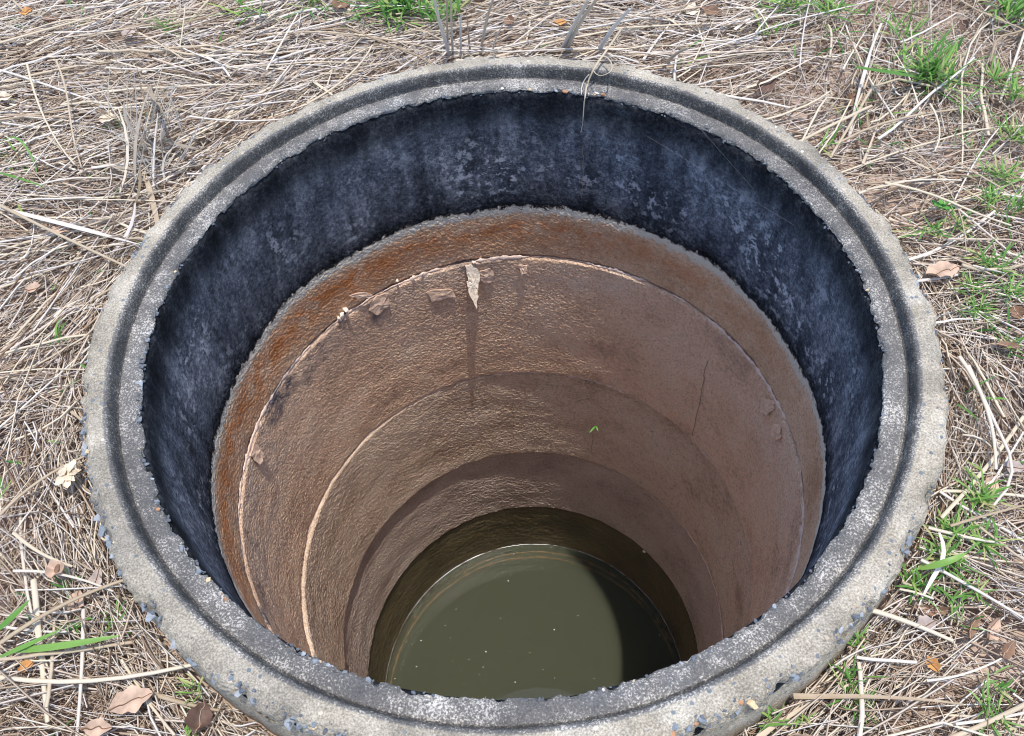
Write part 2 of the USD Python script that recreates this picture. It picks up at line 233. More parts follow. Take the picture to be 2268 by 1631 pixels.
# soil, straw, leaves, grass
n = {'g': ('geometry', {}), 'n1': ('noise_texture', {'scale': 6, 'detail': 8, 'roughness': 0.65}), 'n2': ('noise_texture', {'scale': 140, 'detail': 4, 'roughness': 0.7}),
     'a': ('math', {'math_type': 'multiply_add', 'value2': 0.5, 'value3': 0.0}), 'b': ('math', {'math_type': 'multiply_add', 'value2': 0.5}),
     'r': ('rgb_ramp', {'ramp': [(0.3, (0.18, 0.115, 0.08)), (0.45, (0.35, 0.25, 0.19)), (0.56, (0.48, 0.365, 0.295)), (0.7, (0.58, 0.47, 0.40))]}),
     'bp': ('bump', {'strength': 0.7, 'distance': 0.01}), 'p': ('principled_bsdf', {'roughness': 0.95, 'specular_ior_level': 0.1})}
l = [('g.position', 'n1.vector'), ('g.position', 'n2.vector'), ('n1.fac', 'a.value1'), ('n2.fac', 'b.value1'), ('a.value', 'b.value3'), ('b.value', 'r.fac'), ('r.color', 'p.base_color'), ('b.value', 'bp.height'), ('bp.normal', 'p.normal')]
M['soil'] = mat('dry_reddish_soil', n, l)
def straw_mat(name, ramp, rough=0.6, trans=0.0, src='at.fac'):
    n = {'g': ('geometry', {}), 'oi': ('object_info', {}), 'at': ('attribute', {'attribute': 'tone'}), 'n': ('noise_texture', {'scale': 45, 'detail': 3}), 's': ('math', {'math_type': 'multiply_add', 'value2': 0.3, 'value3': -0.15}), 'ad': ('math', {'math_type': 'add', 'use_clamp': True}),
         'r': ('rgb_ramp', {'ramp': ramp}), 'p': ('principled_bsdf', {'roughness': rough, 'specular_ior_level': 0.35})}
    l = [('g.position', 'n.vector'), ('n.fac', 's.value1'), (src, 'ad.value1'), ('s.value', 'ad.value2'), ('ad.value', 'r.fac'), ('r.color', 'p.base_color')]
    surf = 'p.BSDF'
    if trans:
        n.update({'tr': ('translucent_bsdf', {}), 'mx': ('mix_closure', {'fac': trans})}); l += [('r.color', 'tr.color'), ('p.BSDF', 'mx.closure1'), ('tr.BSDF', 'mx.closure2')]; surf = 'mx.closure'
    M[name] = mat(name, n, l, surface=surf)
STRAW = [(0, (0.17, 0.11, 0.07)), (0.12, (0.32, 0.23, 0.16)), (0.30, (0.46, 0.36, 0.27)), (0.48, (0.56, 0.47, 0.39)), (0.66, (0.60, 0.55, 0.51)), (0.78, (0.64, 0.53, 0.38)), (0.90, (0.64, 0.57, 0.48)), (1, (0.67, 0.62, 0.56))]
straw_mat('straw', STRAW)
straw_mat('straw_low', [(0, (0.16, 0.10, 0.065)), (0.4, (0.34, 0.24, 0.165)), (0.75, (0.50, 0.40, 0.30)), (1, (0.60, 0.52, 0.43))])
straw_mat('stalk', [(0, (0.30, 0.22, 0.14)), (0.3, (0.48, 0.39, 0.28)), (0.55, (0.58, 0.49, 0.36)), (0.78, (0.54, 0.49, 0.45)), (1, (0.64, 0.58, 0.50))], src='oi.random')
straw_mat('reed', [(0, (0.28, 0.22, 0.16)), (0.5, (0.42, 0.36, 0.29)), (1, (0.50, 0.46, 0.43))], src='oi.random')
straw_mat('grass', [(0, (0.07, 0.19, 0.03)), (0.4, (0.14, 0.31, 0.06)), (0.7, (0.22, 0.40, 0.09)), (0.9, (0.36, 0.46, 0.14)), (1, (0.50, 0.46, 0.22))], trans=0.35, rough=0.45, src='oi.random')
straw_mat('grass_stuff', [(0, (0.035, 0.13, 0.02)), (0.5, (0.08, 0.24, 0.04)), (0.85, (0.16, 0.34, 0.06)), (1, (0.34, 0.40, 0.10))], trans=0.35, rough=0.45)
for nm, c in (('leaf_brown', (0.20, 0.115, 0.07)), ('leaf_dark', (0.105, 0.062, 0.045)), ('leaf_tan', (0.46, 0.32, 0.23)), ('leaf_orange', (0.52, 0.25, 0.08)), ('leaf_grey', (0.37, 0.30, 0.26)), ('leaf_pale', (0.60, 0.50, 0.37))):
    flat_mat(nm, c, rough=0.6, var=0.5, scale=45, bump=0.4, dist=0.003, detail=7)
flat_mat('leaf_spot', (0.16, 0.09, 0.04), var=0.4)
flat_mat('weed', (0.09, 0.26, 0.04), rough=0.45, var=0.3)

# water: clear surface over murky green water
n = {'g': ('geometry', {}), 'rn': ('noise_texture', {'scale': 9, 'detail': 2}), 'bp': ('bump', {'strength': 0.06, 'distance': 0.002}), 'f': ('fresnel', {'IOR': 1.33}), 't': ('transparent_bsdf', {'color': (1, 1, 1)}), 'gl': ('glossy_bsdf', {'color': (1, 1, 1), 'roughness': 0.0}),
     'mx': ('mix_closure', {}), 'v': ('principled_volume', {'color': (0.42, 0.45, 0.30), 'density': 11.0, 'anisotropy': 0.0})}
l = [('g.position', 'rn.vector'), ('rn.fac', 'bp.height'), ('bp.normal', 'gl.normal'), ('f.fac', 'mx.fac'), ('t.BSDF', 'mx.closure1'), ('gl.BSDF', 'mx.closure2')]
M['water'] = mat('murky_green_water', n, l, surface='mx.closure', volume='v.volume')

# ------------------------------------------------------------------ ground
def soil_height(x, y):
    r = np.hypot(x, y)
    p = np.stack([x, y, 0 * x], -1)
    h = 0.030 * (fbm(p * 5.0, 4, 11) - 0.5) + 0.012 * (fbm(p * 28, 3, 5) - 0.5) + 0.006 * (vnoise(p * 110, 3) - 0.5)
    return h * np.clip(4 - r, 0, 1)
radii = np.concatenate([np.linspace(0.578, 0.7, 20), np.linspace(0.71, 1.6, 130), np.geomspace(1.63, 400, 50)])
NA = 400
ang = np.linspace(0, 2 * np.pi, NA, endpoint=False)
A, Rr = np.meshgrid(ang, radii, indexing='ij')
gx, gy = Rr * np.cos(A), Rr * np.sin(A)
V = np.stack([gx, gy, soil_height(gx, gy)], -1).reshape(-1, 3)
tag(obj('ground', (V, grid_faces(NA, len(radii))), M['soil'], smooth=True), 'reddish dry soil around the well', None, kind='structure')

# ------------------------------------------------------------------ the well
well = thing('well', 'round open well of stacked concrete rings with murky water at the bottom', 'well')
def ring_mesh(z0, z1, off=(0, 0), da=0.002, dz=0.0022, lump=0.0034, size=200, zsq=1.0, seed=0, r=0.5, smooth_above=None):
    """A concrete ring: lumpy inner face, lips, outer face. The side that can be seen from the rim is modelled finest."""
    if smooth_above is None: zi = np.linspace(z0 - 0.002, z1 + 0.002, max(6, int((z0 - z1) / dz)))
    else: zi = np.concatenate([np.linspace(z0 - 0.002, smooth_above, int((z0 - smooth_above) / 0.005)), np.linspace(smooth_above, z1 + 0.002, int((smooth_above - z1) / dz))[1:]])
    prof = np.array([(r + 0.006, z0), (r + 0.0025, z0 - 0.0012)] + [(r, z) for z in zi[1:-1]] + [(r + 0.0025, z1 + 0.0012), (r + 0.006, z1), (r + 0.07, z1), (r + 0.07, z0)]); k = len(prof)
    fine = np.radians(np.arange(203, -23, -math.degrees(da / r))); coarse = np.radians(np.linspace(-23, -157, 90))[1:-1]
    a = np.concatenate([fine, coarse]); N = len(a)
    P = np.zeros((N, k, 3)); P[..., 2] = prof[None, :, 1] + ZL
    w = np.ones(k); w[-2:] = 0
    R0 = np.repeat(prof[None, :, 0], N, 0)
    q = np.stack([np.cos(a)[:, None] * 0.5 + 0 * R0, np.sin(a)[:, None] * 0.5 + 0 * R0, P[..., 2]], -1)
    warp = (np.stack([vnoise(q * 60, seed + 20 + i_) for i_ in range(3)], -1) - .5) * 0.010
    ql = (q + warp) * np.array([1, 1, zsq]) * size
    l = 0.62 * vnoise(ql, seed) + 0.38 * vnoise(ql * 1.9 + 31, seed + 1)
    rough = 0.55 + 0.9 * fbm(q * 7, 3, seed + 6)
    if smooth_above is not None: rough = rough * np.clip(1 - (prof[None, :, 1] - smooth_above) / 0.01, 0.25, 1)
    d = (l - 0.5) * lump * rough + (fbm(q * 9, 3, seed + 9) - 0.5) * 0.006
    rim = np.exp(-np.minimum(abs(prof[:, 1] - z0), abs(prof[:, 1] - z1)) / 0.006)
    d += rim[None] * (np.clip(fbm(q * 40, 3, seed + 3) - 0.5, 0, 1)) * 0.02
    R0 = R0 + d * w[None]
    P[..., 0] = R0 * np.cos(a)[:, None] + off[0]; P[..., 1] = R0 * np.sin(a)[:, None] + off[1]
    F = grid_faces(N, k)
    i = np.arange(N); j = (i + 1) % N
    F = np.concatenate([F, np.stack([i * k + k - 1, j * k + k - 1, j * k], -1), np.stack([i * k + k - 1, j * k, i * k], -1)])
    return P.reshape(-1, 3), F
obj('concrete_ring', ring_mesh(-0.008, -0.427, seed=1, lump=0.0030, size=230, smooth_above=-0.268), M['ring_first'], well, True)
obj('concrete_ring', ring_mesh(-0.431, -0.863, da=0.0019, dz=0.0021, lump=0.0030, size=230, seed=2, r=0.4958), M['ring_second'], well, True)
obj('concrete_ring', ring_mesh(-0.867, -1.298, (0.0085, 0.003), 0.0025, 0.0026, 0.0036, 180, 1.6, 3, 0.4975), M['ring_third'], well, True)
obj('concrete_ring', ring_mesh(-1.302, -1.700, (0.004, 0.011), 0.0028, 0.0029, 0.0040, 160, 1.4, 4), M['ring_fourth'], well, True)
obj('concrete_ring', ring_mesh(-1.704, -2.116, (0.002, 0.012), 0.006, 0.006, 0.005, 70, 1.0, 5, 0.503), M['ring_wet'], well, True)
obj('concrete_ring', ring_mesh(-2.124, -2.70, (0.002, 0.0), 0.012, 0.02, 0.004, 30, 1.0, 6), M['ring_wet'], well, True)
zb = ZL - 2.70
obj('well_bottom', trimesh.creation.cylinder(0.60, 0.04, sections=64, transform=trimesh.transformations.translation_matrix([0, 0, zb - 0.02])), M['ring_wet'], well)

def bead(z, r, thick, seed, N=900, gap=0.42, off=(0, 0), push=0.0):
    """a crumbling mortar bead squeezed out of a joint"""
    a = -np.linspace(0, 2 * np.pi, N, endpoint=False); k = 8
    b = np.linspace(0, 2 * np.pi, k, endpoint=False)
    q = np.stack([np.cos(a), np.sin(a), 0 * a], -1)
    amt = np.clip((fbm(q * 6, 3, seed) - gap) * 5, 0.05, 1) * (0.1 + 1.9 * fbm(q * 60, 3, seed + 1) ** 1.5)
    th = thick * amt
    zz = z + (fbm(q * 20, 2, seed + 2) - 0.5) * 0.006
    R0 = r + push - th[:, None] * 0.55 * np.cos(b)[None] ** 1 + 0.002
    P = np.zeros((N, k, 3)); P[..., 0] = R0 * np.cos(a)[:, None] + off[0]; P[..., 1] = R0 * np.sin(a)[:, None] + off[1]
    P[..., 2] = zz[:, None] + th[:, None] * np.sin(b)[None] + ZL
    P += (fbm(P * 160, 2, seed + 5)[..., None] - 0.5) * 0.003
    F = grid_faces(N, k); i = np.arange(N); j = (i + 1) % N
    F = np.concatenate([F, np.stack([i * k + k - 1, j * k + k - 1, j * k], -1), np.stack([i * k + k - 1, j * k, i * k], -1)])
    return P.reshape(-1, 3), F
obj('mortar_seam', bead(-0.429, 0.498, 0.0055, 21, gap=0.38), M['mortar'], well, True)
obj('mortar_seam', bead(-0.866, 0.4985, 0.006, 22, gap=0.40), M['mortar'], well, True)
obj('mortar_seam', bead(-1.300, 0.5, 0.005, 23, gap=0.42, off=(0.003, 0.006)), M['mortar'], well, True)
obj('mortar_seam', bead(-2.120, 0.5, 0.008, 24, N=400, gap=0.1, push=0.001), M['orange_lime'], well, True)

# rim: ledge, step, raised edge and outer face
key = [(0.508, -0.016), (0.5005, -0.0075), (0.501, -0.003), (0.505, -0.0006), (0.512, 0), (0.5285, 0), (0.5305, -0.0022), (0.5320, -0.0005), (0.5335, 0.0085), (0.5352, 0.0165), (0.5385, 0.0193), (0.546, 0.020), (0.562, 0.0198), (0.5695, 0.0188), (0.5735, 0.0145), (0.5752, 0.006), (0.577, -0.02), (0.583, -0.075), (0.585, -0.13)]
prof = [key[0]]
for (r0, z0), (r1, z1) in zip(key[:-1], key[1:]):
    d = math.hypot(r1 - r0, z1 - z0); n_ = max(1, round(d / (0.0024 if z1 > -0.04 else 0.012)))
    prof += [(r0 + (r1 - r0) * i / n_, z0 + (z1 - z0) * i / n_) for i in range(1, n_ + 1)]
prof = np.array(prof); k = len(prof); N = 1600
a = -np.linspace(0, 2 * np.pi, N, endpoint=False)
tn = np.gradient(prof, axis=0); tn /= np.linalg.norm(tn, axis=1, keepdims=True); nrm = np.stack([-tn[:, 1], tn[:, 0]], -1)   # outward
R0 = np.repeat(prof[None, :, 0], N, 0); Z0 = np.repeat(prof[None, :, 1], N, 0)
q = np.stack([R0 * np.cos(a)[:, None], R0 * np.sin(a)[:, None], Z0], -1)
d = (fbm(q * 260, 2, 31) - 0.5) * 0.0022 + (fbm(q * 60, 3, 32) - 0.5) * 0.003
out_w = (np.clip((prof[:, 0] - 0.560) / 0.008, 0, 1) * np.clip((prof[:, 1] + 0.07) / 0.05, 0.15, 1))[None]
in_w = np.clip((0.510 - prof[:, 0]) / 0.007, 0, 1)[None]
qa = np.stack([np.cos(a), np.sin(a), 0 * a], -1)
d = d - out_w * np.clip(fbm(qa * 22, 4, 33) - 0.42, 0, 1)[:, None] * 0.030 - out_w * (fbm(q * 120, 2, 34) - 0.5) * 0.006
d = d - in_w * (np.clip(fbm(qa * 30, 5, 36) - 0.45, 0, 1)[:, None] * 0.018 + np.clip(fbm(q * 120, 3, 37) - 0.42, 0, 1) * 0.010)
R1 = R0 + d * nrm[None, :, 0]; Z1 = Z0 + d * nrm[None, :, 1]
# broken outer arris: the raised edge wears down irregularly
wear = np.clip((prof[:, 0] - 0.556) / 0.016, 0, 1)[None] * np.clip(fbm(qa * 14, 4, 38) - 0.40, 0, 1)[:, None]
Z1 = Z1 - wear * 0.024 * (prof[None, :, 1] > -0.01)
V = np.stack([R1 * np.cos(a)[:, None], R1 * np.sin(a)[:, None], Z1 + ZL], -1).reshape(-1, 3)
rim = obj('rim', (V, grid_faces(N, k)), M['rim'], well, True)

# stones of the aggregate that stand out of the rim
def stone_mesh(c, size, seed, flat=0.7, elong=1.3):
    r = np.random.default_rng(seed)
    pts = r.normal(size=(15, 3)); pts /= np.linalg.norm(pts, axis=1, keepdims=True); pts *= r.uniform(0.82, 1.05, (15, 1))
    pts *= np.array([elong, 1 / elong ** 0.4, flat]) * size * 0.5
    t = r.uniform(0, 2 * np.pi); Rz = np.array([[math.cos(t), -math.sin(t), 0], [math.sin(t), math.cos(t), 0], [0, 0, 1]])
    tl = r.uniform(-0.4, 0.4); Rx = np.array([[1, 0, 0], [0, math.cos(tl), -math.sin(tl)], [0, math.sin(tl), math.cos(tl)]])
    h = trimesh.PointCloud(pts @ Rx.T @ Rz.T).convex_hull
    h.apply_translation(c); return h
def crop(x, y, cx, cy, s=2.7): return ((cx + x / s) / 2500 * 2268, (cy + y / s) / 2500 * 2268)
stones = []
for x, y, s, mt in [(625, 160, 24, 'l'), (665, 245, 28, 'b'), (705, 340, 20, 'b'), (765, 425, 30, 'l'), (805, 510, 37, 'b'), (855, 610, 33, 'b'), (930, 745, 22, 'b'), (985, 810, 27, 'l'), (1045, 880, 16, 'g'), (1140, 985, 37, 'l'), (1290, 1100, 40, 'b'), (1365, 1180, 26, 'g'), (1400, 1230, 20, 'b'),
                    (1560, 1330, 20, 'l'), (1660, 1380, 22, 'b'), (1800, 1450, 20, 'b'), (1900, 1520, 30, 'l'), (1975, 1540, 22, 'b'), (750, 150, 10, 't'), (760, 350, 11, 't'), (820, 205, 12, 'b'), (1400, 965, 13, 'g'), (1485, 1080, 14, 'b'), (1610, 1190, 13, 'b'), (1690, 1250, 14, 'l'), (1755, 1280, 16, 'b'),
                    (1805, 1330, 12, 'g'), (1080, 920, 13, 'o'), (1130, 918, 9, 't'), (1370, 590, 17, 't'), (1465, 680, 10, 'o'), (1310, 530, 19, 'b'), (1195, 385, 14, 'b'), (1040, 125, 13, 'o'), (1035, 75, 14, 'b'), (1995, 1070, 16, 'l'), (2080, 1125, 18, 'b'), (2165, 1145, 16, 'l'), (2115, 1118, 9, 't')]:
    stones.append((*crop(x, y, 0, 1198), s, mt))
for x, y, s, mt in [(620, 560, 28, 'l'), (570, 720, 20, 'l'), (560, 1330, 38, 'l'), (555, 1210, 22, 'b'), (680, 800, 14, 'b'), (800, 350, 10, 'g'), (615, 930, 9, 'g'), (915, 920, 24, 'l'), (970, 890, 11, 'w'), (1110, 270, 12, 'b'), (980, 620, 14, 'b'), (970, 700, 13, 'b'), (945, 790, 14, 'g'), (920, 1140, 16, 'b'), (910, 1340, 11, 't'), (1000, 1540, 15, 'l'), (975, 1430, 13, 'b'), (1160, 170, 9, 't'), (870, 40, 18, 'l'), (580, 1460, 11, 'o')]:
    stones.append((*crop(x, y, 0, 600), s, mt))
for x, y, s, mt in [(1500, 40, 16, 'b'), (1700, 550, 13, 'g'), (1710, 620, 14, 'b'), (1770, 1000, 14, 'b'), (1770, 1050, 15, 'b'), (1740, 1190, 16, 'g'), (1710, 1340, 24, 'l'), (1680, 1530, 18, 'b'), (1740, 818, 11, 't'), (1640, 300, 9, 'g'), (1570, 430, 11, 'b'), (1235, 290, 9, 't'), (1680, 430, 10, 'b'), (1755, 1150, 9, 'o')]:
    stones.append((*crop(x, y, 1660, 600), s, mt))
for x, y, s, mt in [(1615, 100, 14, 'b'), (1580, 160, 13, 'b'), (1500, 390, 17, 'b'), (1440, 470, 16, 'b'), (1460, 390, 12, 'b'), (1350, 590, 22, 'b'), (1210, 660, 13, 'b'), (1060, 920, 18, 'l'), (985, 1030, 18, 'b'), (920, 1090, 20, 'b'), (785, 1180, 22, 'g'), (740, 1210, 20, 'b'), (735, 1150, 18, 'b'), (600, 1160, 16, 'b'), (565, 1280, 18, 'b'),
                    (485, 1330, 22, 'b'), (560, 1340, 16, 'b'), (390, 1390, 18, 'o'), (480, 1390, 28, 't'), (380, 1440, 20, 'b'), (345, 1430, 19, 't'), (140, 1500, 24, 'b'), (60, 1560, 20, 'b'), (15, 1510, 22, 'b'), (110, 1540, 11, 'o'), (880, 1105, 13, 'o'), (1410, 545, 9, 'o'), (620, 755, 16, 'l'), (1130, 155, 10, 'l'), (1370, 360, 10, 'b'),
                    (1460, 275, 12, 't'), (985, 950, 14, 'b'), (915, 1010, 13, 'b'), (655, 1105, 10, 'b'), (725, 1105, 11, 'b'), (410, 1230, 12, 'b'), (355, 1260, 11, 'b'), (240, 1480, 12, 'b'), (300, 1460, 14, 'w')]:
    stones.append((*crop(x, y, 1660, 1198), s, mt))
for x, y, s, mt in [(2230, 1500, 30, 'b'), (2180, 1600, 22, 'o'), (2200, 1560, 20, 'b'), (630, 1605, 14, 'b'), (1930, 1235, 11, 't'), (1730, 1285, 9, 'w'), (35, 1185, 15, 'b'), (190, 1245, 18, 'b'), (2235, 1120, 16, 'l'), (30, 1610, 12, 'b'), (2060, 1580, 11, 'b')]:
    stones.append((*crop(x, y, 830, 1198), s, mt))
for x, y, s, mt in [(1140, 385, 40, 'l'), (640, 440, 22, 'l'), (900, 370, 16, 'b'), (1215, 375, 14, 'b'), (1480, 620, 14, 'o'), (1740, 625, 13, 'o'), (1690, 615, 16, 'w'), (1790, 640, 11, 't'), (1640, 620, 10, 'w'), (1070, 585, 12, 'w'), (1635, 695, 8, 't'), (1250, 590, 10, 't'), (2050, 470, 14, 'b'), (1560, 420, 10, 'b'), (300, 748, 13, 'g'), (690, 660, 11, 'g')]:
    stones.append((*crop(x, y, 830, 0), s, mt))
KEYS = {'l': 'stone_light', 'b': 'stone_blue', 'g': 'stone_grey', 't': 'stone_tan', 'o': 'stone_orange', 'w': 'stone_white'}
def rim_height(r): return float(np.interp(r, [0.49, 0.5, 0.505, 0.530, 0.540, 0.562, 0.572, 0.58], [-0.02, -0.008, 0, 0, 0.018, 0.018, 0.008, 0.0]))
count = 0
for x, y, s, mt in stones:
    p = at(x, y, ZL + 0.012); r = math.hypot(p[0], p[1])
    if r < 0.52: p = at(x, y, ZL - 0.002); r = math.hypot(p[0], p[1])
    r2 = min(max(r, 0.504), 0.5755); p[0] *= r2 / r; p[1] *= r2 / r
    depth = np.dot(np.array([p[0], p[1], ZL]) - CAM, FWD)
    size = s * (1.15 if s >= 18 else 0.95) / 2077.4 * depth * 2500 / 2500
    p[2] = ZL + rim_height(r2) - size * 0.26
    obj('stone', stone_mesh(p, size, 100 + count), M[KEYS[mt]], rim); count += 1
r_ = np.random.default_rng(5)
while count < 296:
    t = r_.uniform(0, 2 * np.pi); where = r_.random()
    if where < 0.66: r = r_.uniform(0.561, 0.573); size = r_.uniform(0.005, 0.011)
    elif where < 0.93: r = r_.uniform(0.543, 0.562); size = r_.uniform(0.004, 0.007)
    else: r = r_.uniform(0.5025, 0.5055); size = r_.uniform(0.004, 0.008)
    p = np.array([r * math.cos(t), r * math.sin(t), ZL + rim_height(r) - size * 0.22])
    obj('stone', stone_mesh(p, size, 500 + count), M[r_.choice(['stone_blue', 'stone_blue', 'stone_light', 'stone_grey', 'stone_grey', 'stone_tan', 'stone_white', 'stone_orange'], p=[.3, .2, .14, .14, .1, .06, .04, .02])], rim); count += 1
small = []
for i in range(900):                          # finer gravel in the worn edges: one piece of geometry
    t = r_.uniform(0, 2 * np.pi); inner = r_.random() < 0.3
    r = r_.uniform(0.5015, 0.506) if inner else r_.uniform(0.556, 0.575); size = r_.uniform(0.0025, 0.006)
    small.append(stone_mesh(np.array([r * math.cos(t), r * math.sin(t), ZL + rim_height(r) - (r_.uniform(0.001, 0.006) if inner else r_.uniform(0, .001))]), size, 2000 + i))
tag(obj('fine_gravel', trimesh.util.concatenate(small), M['stone_grey'], rim), kind='stuff')

# mortar flakes peeling off the wall of the second ring, lumps on the joint
def flake_mesh(outline, lift, seed, thick=0.0018):
    """outline: (px, py) points of the flake on the wall; lift: how far its lower end stands off the wall"""
    rj = np.random.default_rng(seed + 70); o2 = []
    for (xa, ya), (xb, yb) in zip(outline, outline[1:] + outline[:1]):
        for u in (0, .33, .66): o2.append((xa + (xb - xa) * u + rj.normal(0, 1.3), ya + (yb - ya) * u + rj.normal(0, 1.3)))
    W = np.array([on_wall(x, y, 0.4945) for x, y in o2])
    z1, z0 = W[:, 2].max(), W[:, 2].min()
    c = W.mean(0); rings = [(1.0, 0), (0.66, 0), (0.33, 0)]
    pts = []
    r = np.random.default_rng(seed)
    for f, _ in rings:
        for w in W:
            q = c + (w - c) * f; s = (z1 - q[2]) / (z1 - z0 + 1e-6)
            rad = math.hypot(q[0], q[1]); o = 0.0015 + lift * s ** 1.4 + r.uniform(-1, 1) * 0.0012
            pts.append([q[0] * (1 - o / rad), q[1] * (1 - o / rad), q[2]])
    n_ = len(W); q = c; rad = math.hypot(q[0], q[1]); s = (z1 - c[2]) / (z1 - z0); o = 0.004 + lift * s ** 1.4
    pts.append([q[0] * (1 - o / rad), q[1] * (1 - o / rad), q[2]])
    pts = np.array(pts); F = []
    for k in range(2):
        for i in range(n_):
            j = (i + 1) % n_; a_, b_, c_, d_ = k * n_ + i, k * n_ + j, (k + 1) * n_ + j, (k + 1) * n_ + i
            F += [[a_, b_, c_], [a_, c_, d_]]
    F += [[2 * n_ + i, 2 * n_ + (i + 1) % n_, 3 * n_] for i in range(n_)]
    F = np.array(F); back = pts.copy(); rr = np.linalg.norm(back[:, :2], axis=1, keepdims=True); back[:, :2] *= (rr + thick) / rr
    n0 = len(pts); side = []
    for i in range(n_):
        j = (i + 1) % n_; side += [[i, n0 + i, n0 + j], [i, n0 + j, j]]
    return np.concatenate([pts, back]), np.concatenate([F, F[:, ::-1] + n0, side])
for k_, (o, lift) in enumerate([
    ([(1030, 590), (1045, 588), (1055, 592), (1062, 608), (1054, 625), (1055, 640), (1048, 657), (1043, 645), (1034, 635), (1032, 622), (1036, 608)], 0.036),
    ([(1062, 600), (1085, 595), (1095, 608), (1090, 622), (1070, 625), (1060, 615)], 0.002),
    ([(945, 648), (975, 640), (1000, 641), (1010, 655), (985, 660), (955, 666)], 0.003),
    ([(835, 655), (860, 650), (865, 670), (850, 682), (833, 698), (815, 685)], 0.003),
    ([(1148, 586), (1168, 588), (1166, 602), (1156, 605)], 0.006),
    ([(1697, 880), (1712, 888), (1716, 905), (1704, 918), (1690, 908), (1690, 890)], 0.006),
    ([(1718, 935), (1728, 945), (1732, 968), (1722, 978), (1712, 955)], 0.005),
    ([(560, 985), (572, 990), (578, 1010), (568, 1028), (555, 1010)], 0.008),
    ([(775, 655), (800, 646), (822, 648), (815, 655), (790, 660)], 0.005)]):
    obj('mortar_flake', flake_mesh(o, lift, k_), M['mortar_white'] if k_ == 0 else M['flake'], well)
for k_, (x, y, s) in enumerate([(765, 686, 0.014), (757, 697, 0.012), (770, 694, 0.008), (750, 704, 0.008), (1050, 580, 0.010), (915, 612, 0.007), (935, 606, 0.006), (880, 622, 0.007), (1427, 1222, 0.011)]):
    w = on_wall(x, y, 0.4945); obj('mortar_lump', stone_mesh(w, s, 900 + k_, 0.9), M['mortar_white'], well)

for pts in ([(1566, 800), (1558, 840), (1551, 885), (1541, 930), (1535, 966)], [(1136, 880), (1137, 920), (1138, 965), (1142, 1002)], [(1314, 960), (1311, 985), (1308, 1005)], [(1290, 320), (1291, 380), (1290, 440)]):
    P = np.array([on_wall(x, y, 0.4935 if y < 870 or x > 1500 else 0.4975 + .003) for x, y in pts]); P = bez(P, 14) + np.random.default_rng(3).normal(0, .0006, (14, 3))
    obj('hairline_crack', tubes(P[None], np.full((1, 14), .0013), 4, 1.0), M['crack'], well)

# ------------------------------------------------------------------ water
ZW = ZL - 2.022
wm = trimesh.creation.cylinder(0.5055, 0.60, sections=128, transform=trimesh.transformations.translation_matrix([0.002, 0.008, ZW - 0.30]))
wt = tag(obj('water', wm, M['water']), 'murky green water standing at the bottom of the well', None, kind='structure')
n = {'gl': ('glossy_bsdf', {'color': (0.9, 0.9, 0.9), 'roughness': 0.25}), 't': ('transparent_bsdf', {}), 'mx': ('mix_closure', {'fac': 0.16})}
M['meniscus'] = mat('wet_waterline', n, [('t.BSDF', 'mx.closure1'), ('gl.BSDF', 'mx.closure2')], surface='mx.closure')
t_ = np.linspace(0, 2 * np.pi, 300, endpoint=True); P = np.stack([.002 + .5025 * np.cos(t_), .012 + .5025 * np.sin(t_), ZW + .001 + 0 * t_], -1)
obj('waterline', tubes(P[None], (.0015 + .0035 * vnoise(P * 40, 4))[None], 6), M['meniscus'], wt, True)
r_ = np.random.default_rng(8); sp = []
for i in range(60):
    t, r = r_.uniform(0, 2 * np.pi), 0.48 * math.sqrt(r_.random()); s = r_.choice([0.003, 0.0045, 0.0065], p=[.6, .3, .1])
    sp.append(stone_mesh(np.array([r * math.cos(t), r * math.sin(t), ZW + 0.0006]), s, 3000 + i, 0.3))
tag(obj('floating_specks', trimesh.util.concatenate(sp), M['speck']), 'tiny pale specks floating on the green well water', 'debris', kind='stuff')

# ------------------------------------------------------------------ straw litter
anchors = [((100, 60), (300, 0)), ((200, 140), (500, 120)), ((600, 110), (900, 40)), ((400, 200), (700, 150)), ((100, 320), (350, 350)), ((0, 440), (250, 560)), ((430, 330), (560, 230)), ((60, 520), (300, 500)),
           ((60, 620), (250, 560)), ((0, 720), (200, 570)), ((20, 800), (180, 700)), ((20, 900), (170, 800)), ((60, 960), (150, 1060)), ((20, 1150), (60, 1040)), ((60, 1100), (150, 1180)), ((60, 1240), (90, 1400)),
           ((0, 1470), (200, 1390)), ((50, 1520), (300, 1430)), ((200, 1600), (400, 1540)), ((330, 1500), (480, 1520)), ((1100, 90), (1300, 60)), ((1400, 100), (1600, 30)), ((1600, 200), (1800, 110)),
           ((1800, 380), (2000, 260)), ((1850, 420), (2150, 250)), ((1950, 470), (2200, 420)), ((2000, 560), (2268, 620)), ((2120, 800), (2200, 1000)), ((2100, 1060), (2268, 1020)), ((2150, 1250), (2268, 1330)),
           ((1960, 1360), (2100, 1440)), ((2000, 1580), (2200, 1480)), ((1750, 1600), (1950, 1540)), ((2200, 150), (2100, 250)), ((1950, 60), (2000, 20)), ((800, 100), (1000, 60))]
ac, ad = [], []
for p0, p1 in anchors:
    q0, q1 = at(*p0), at(*p1); ac.append((q0[:2] + q1[:2]) / 2); d = q1[:2] - q0[:2]; t = math.atan2(d[1], d[0]); ad.append((math.cos(2 * t), math.sin(2 * t)))
ac, ad = np.array(ac), np.array(ad)
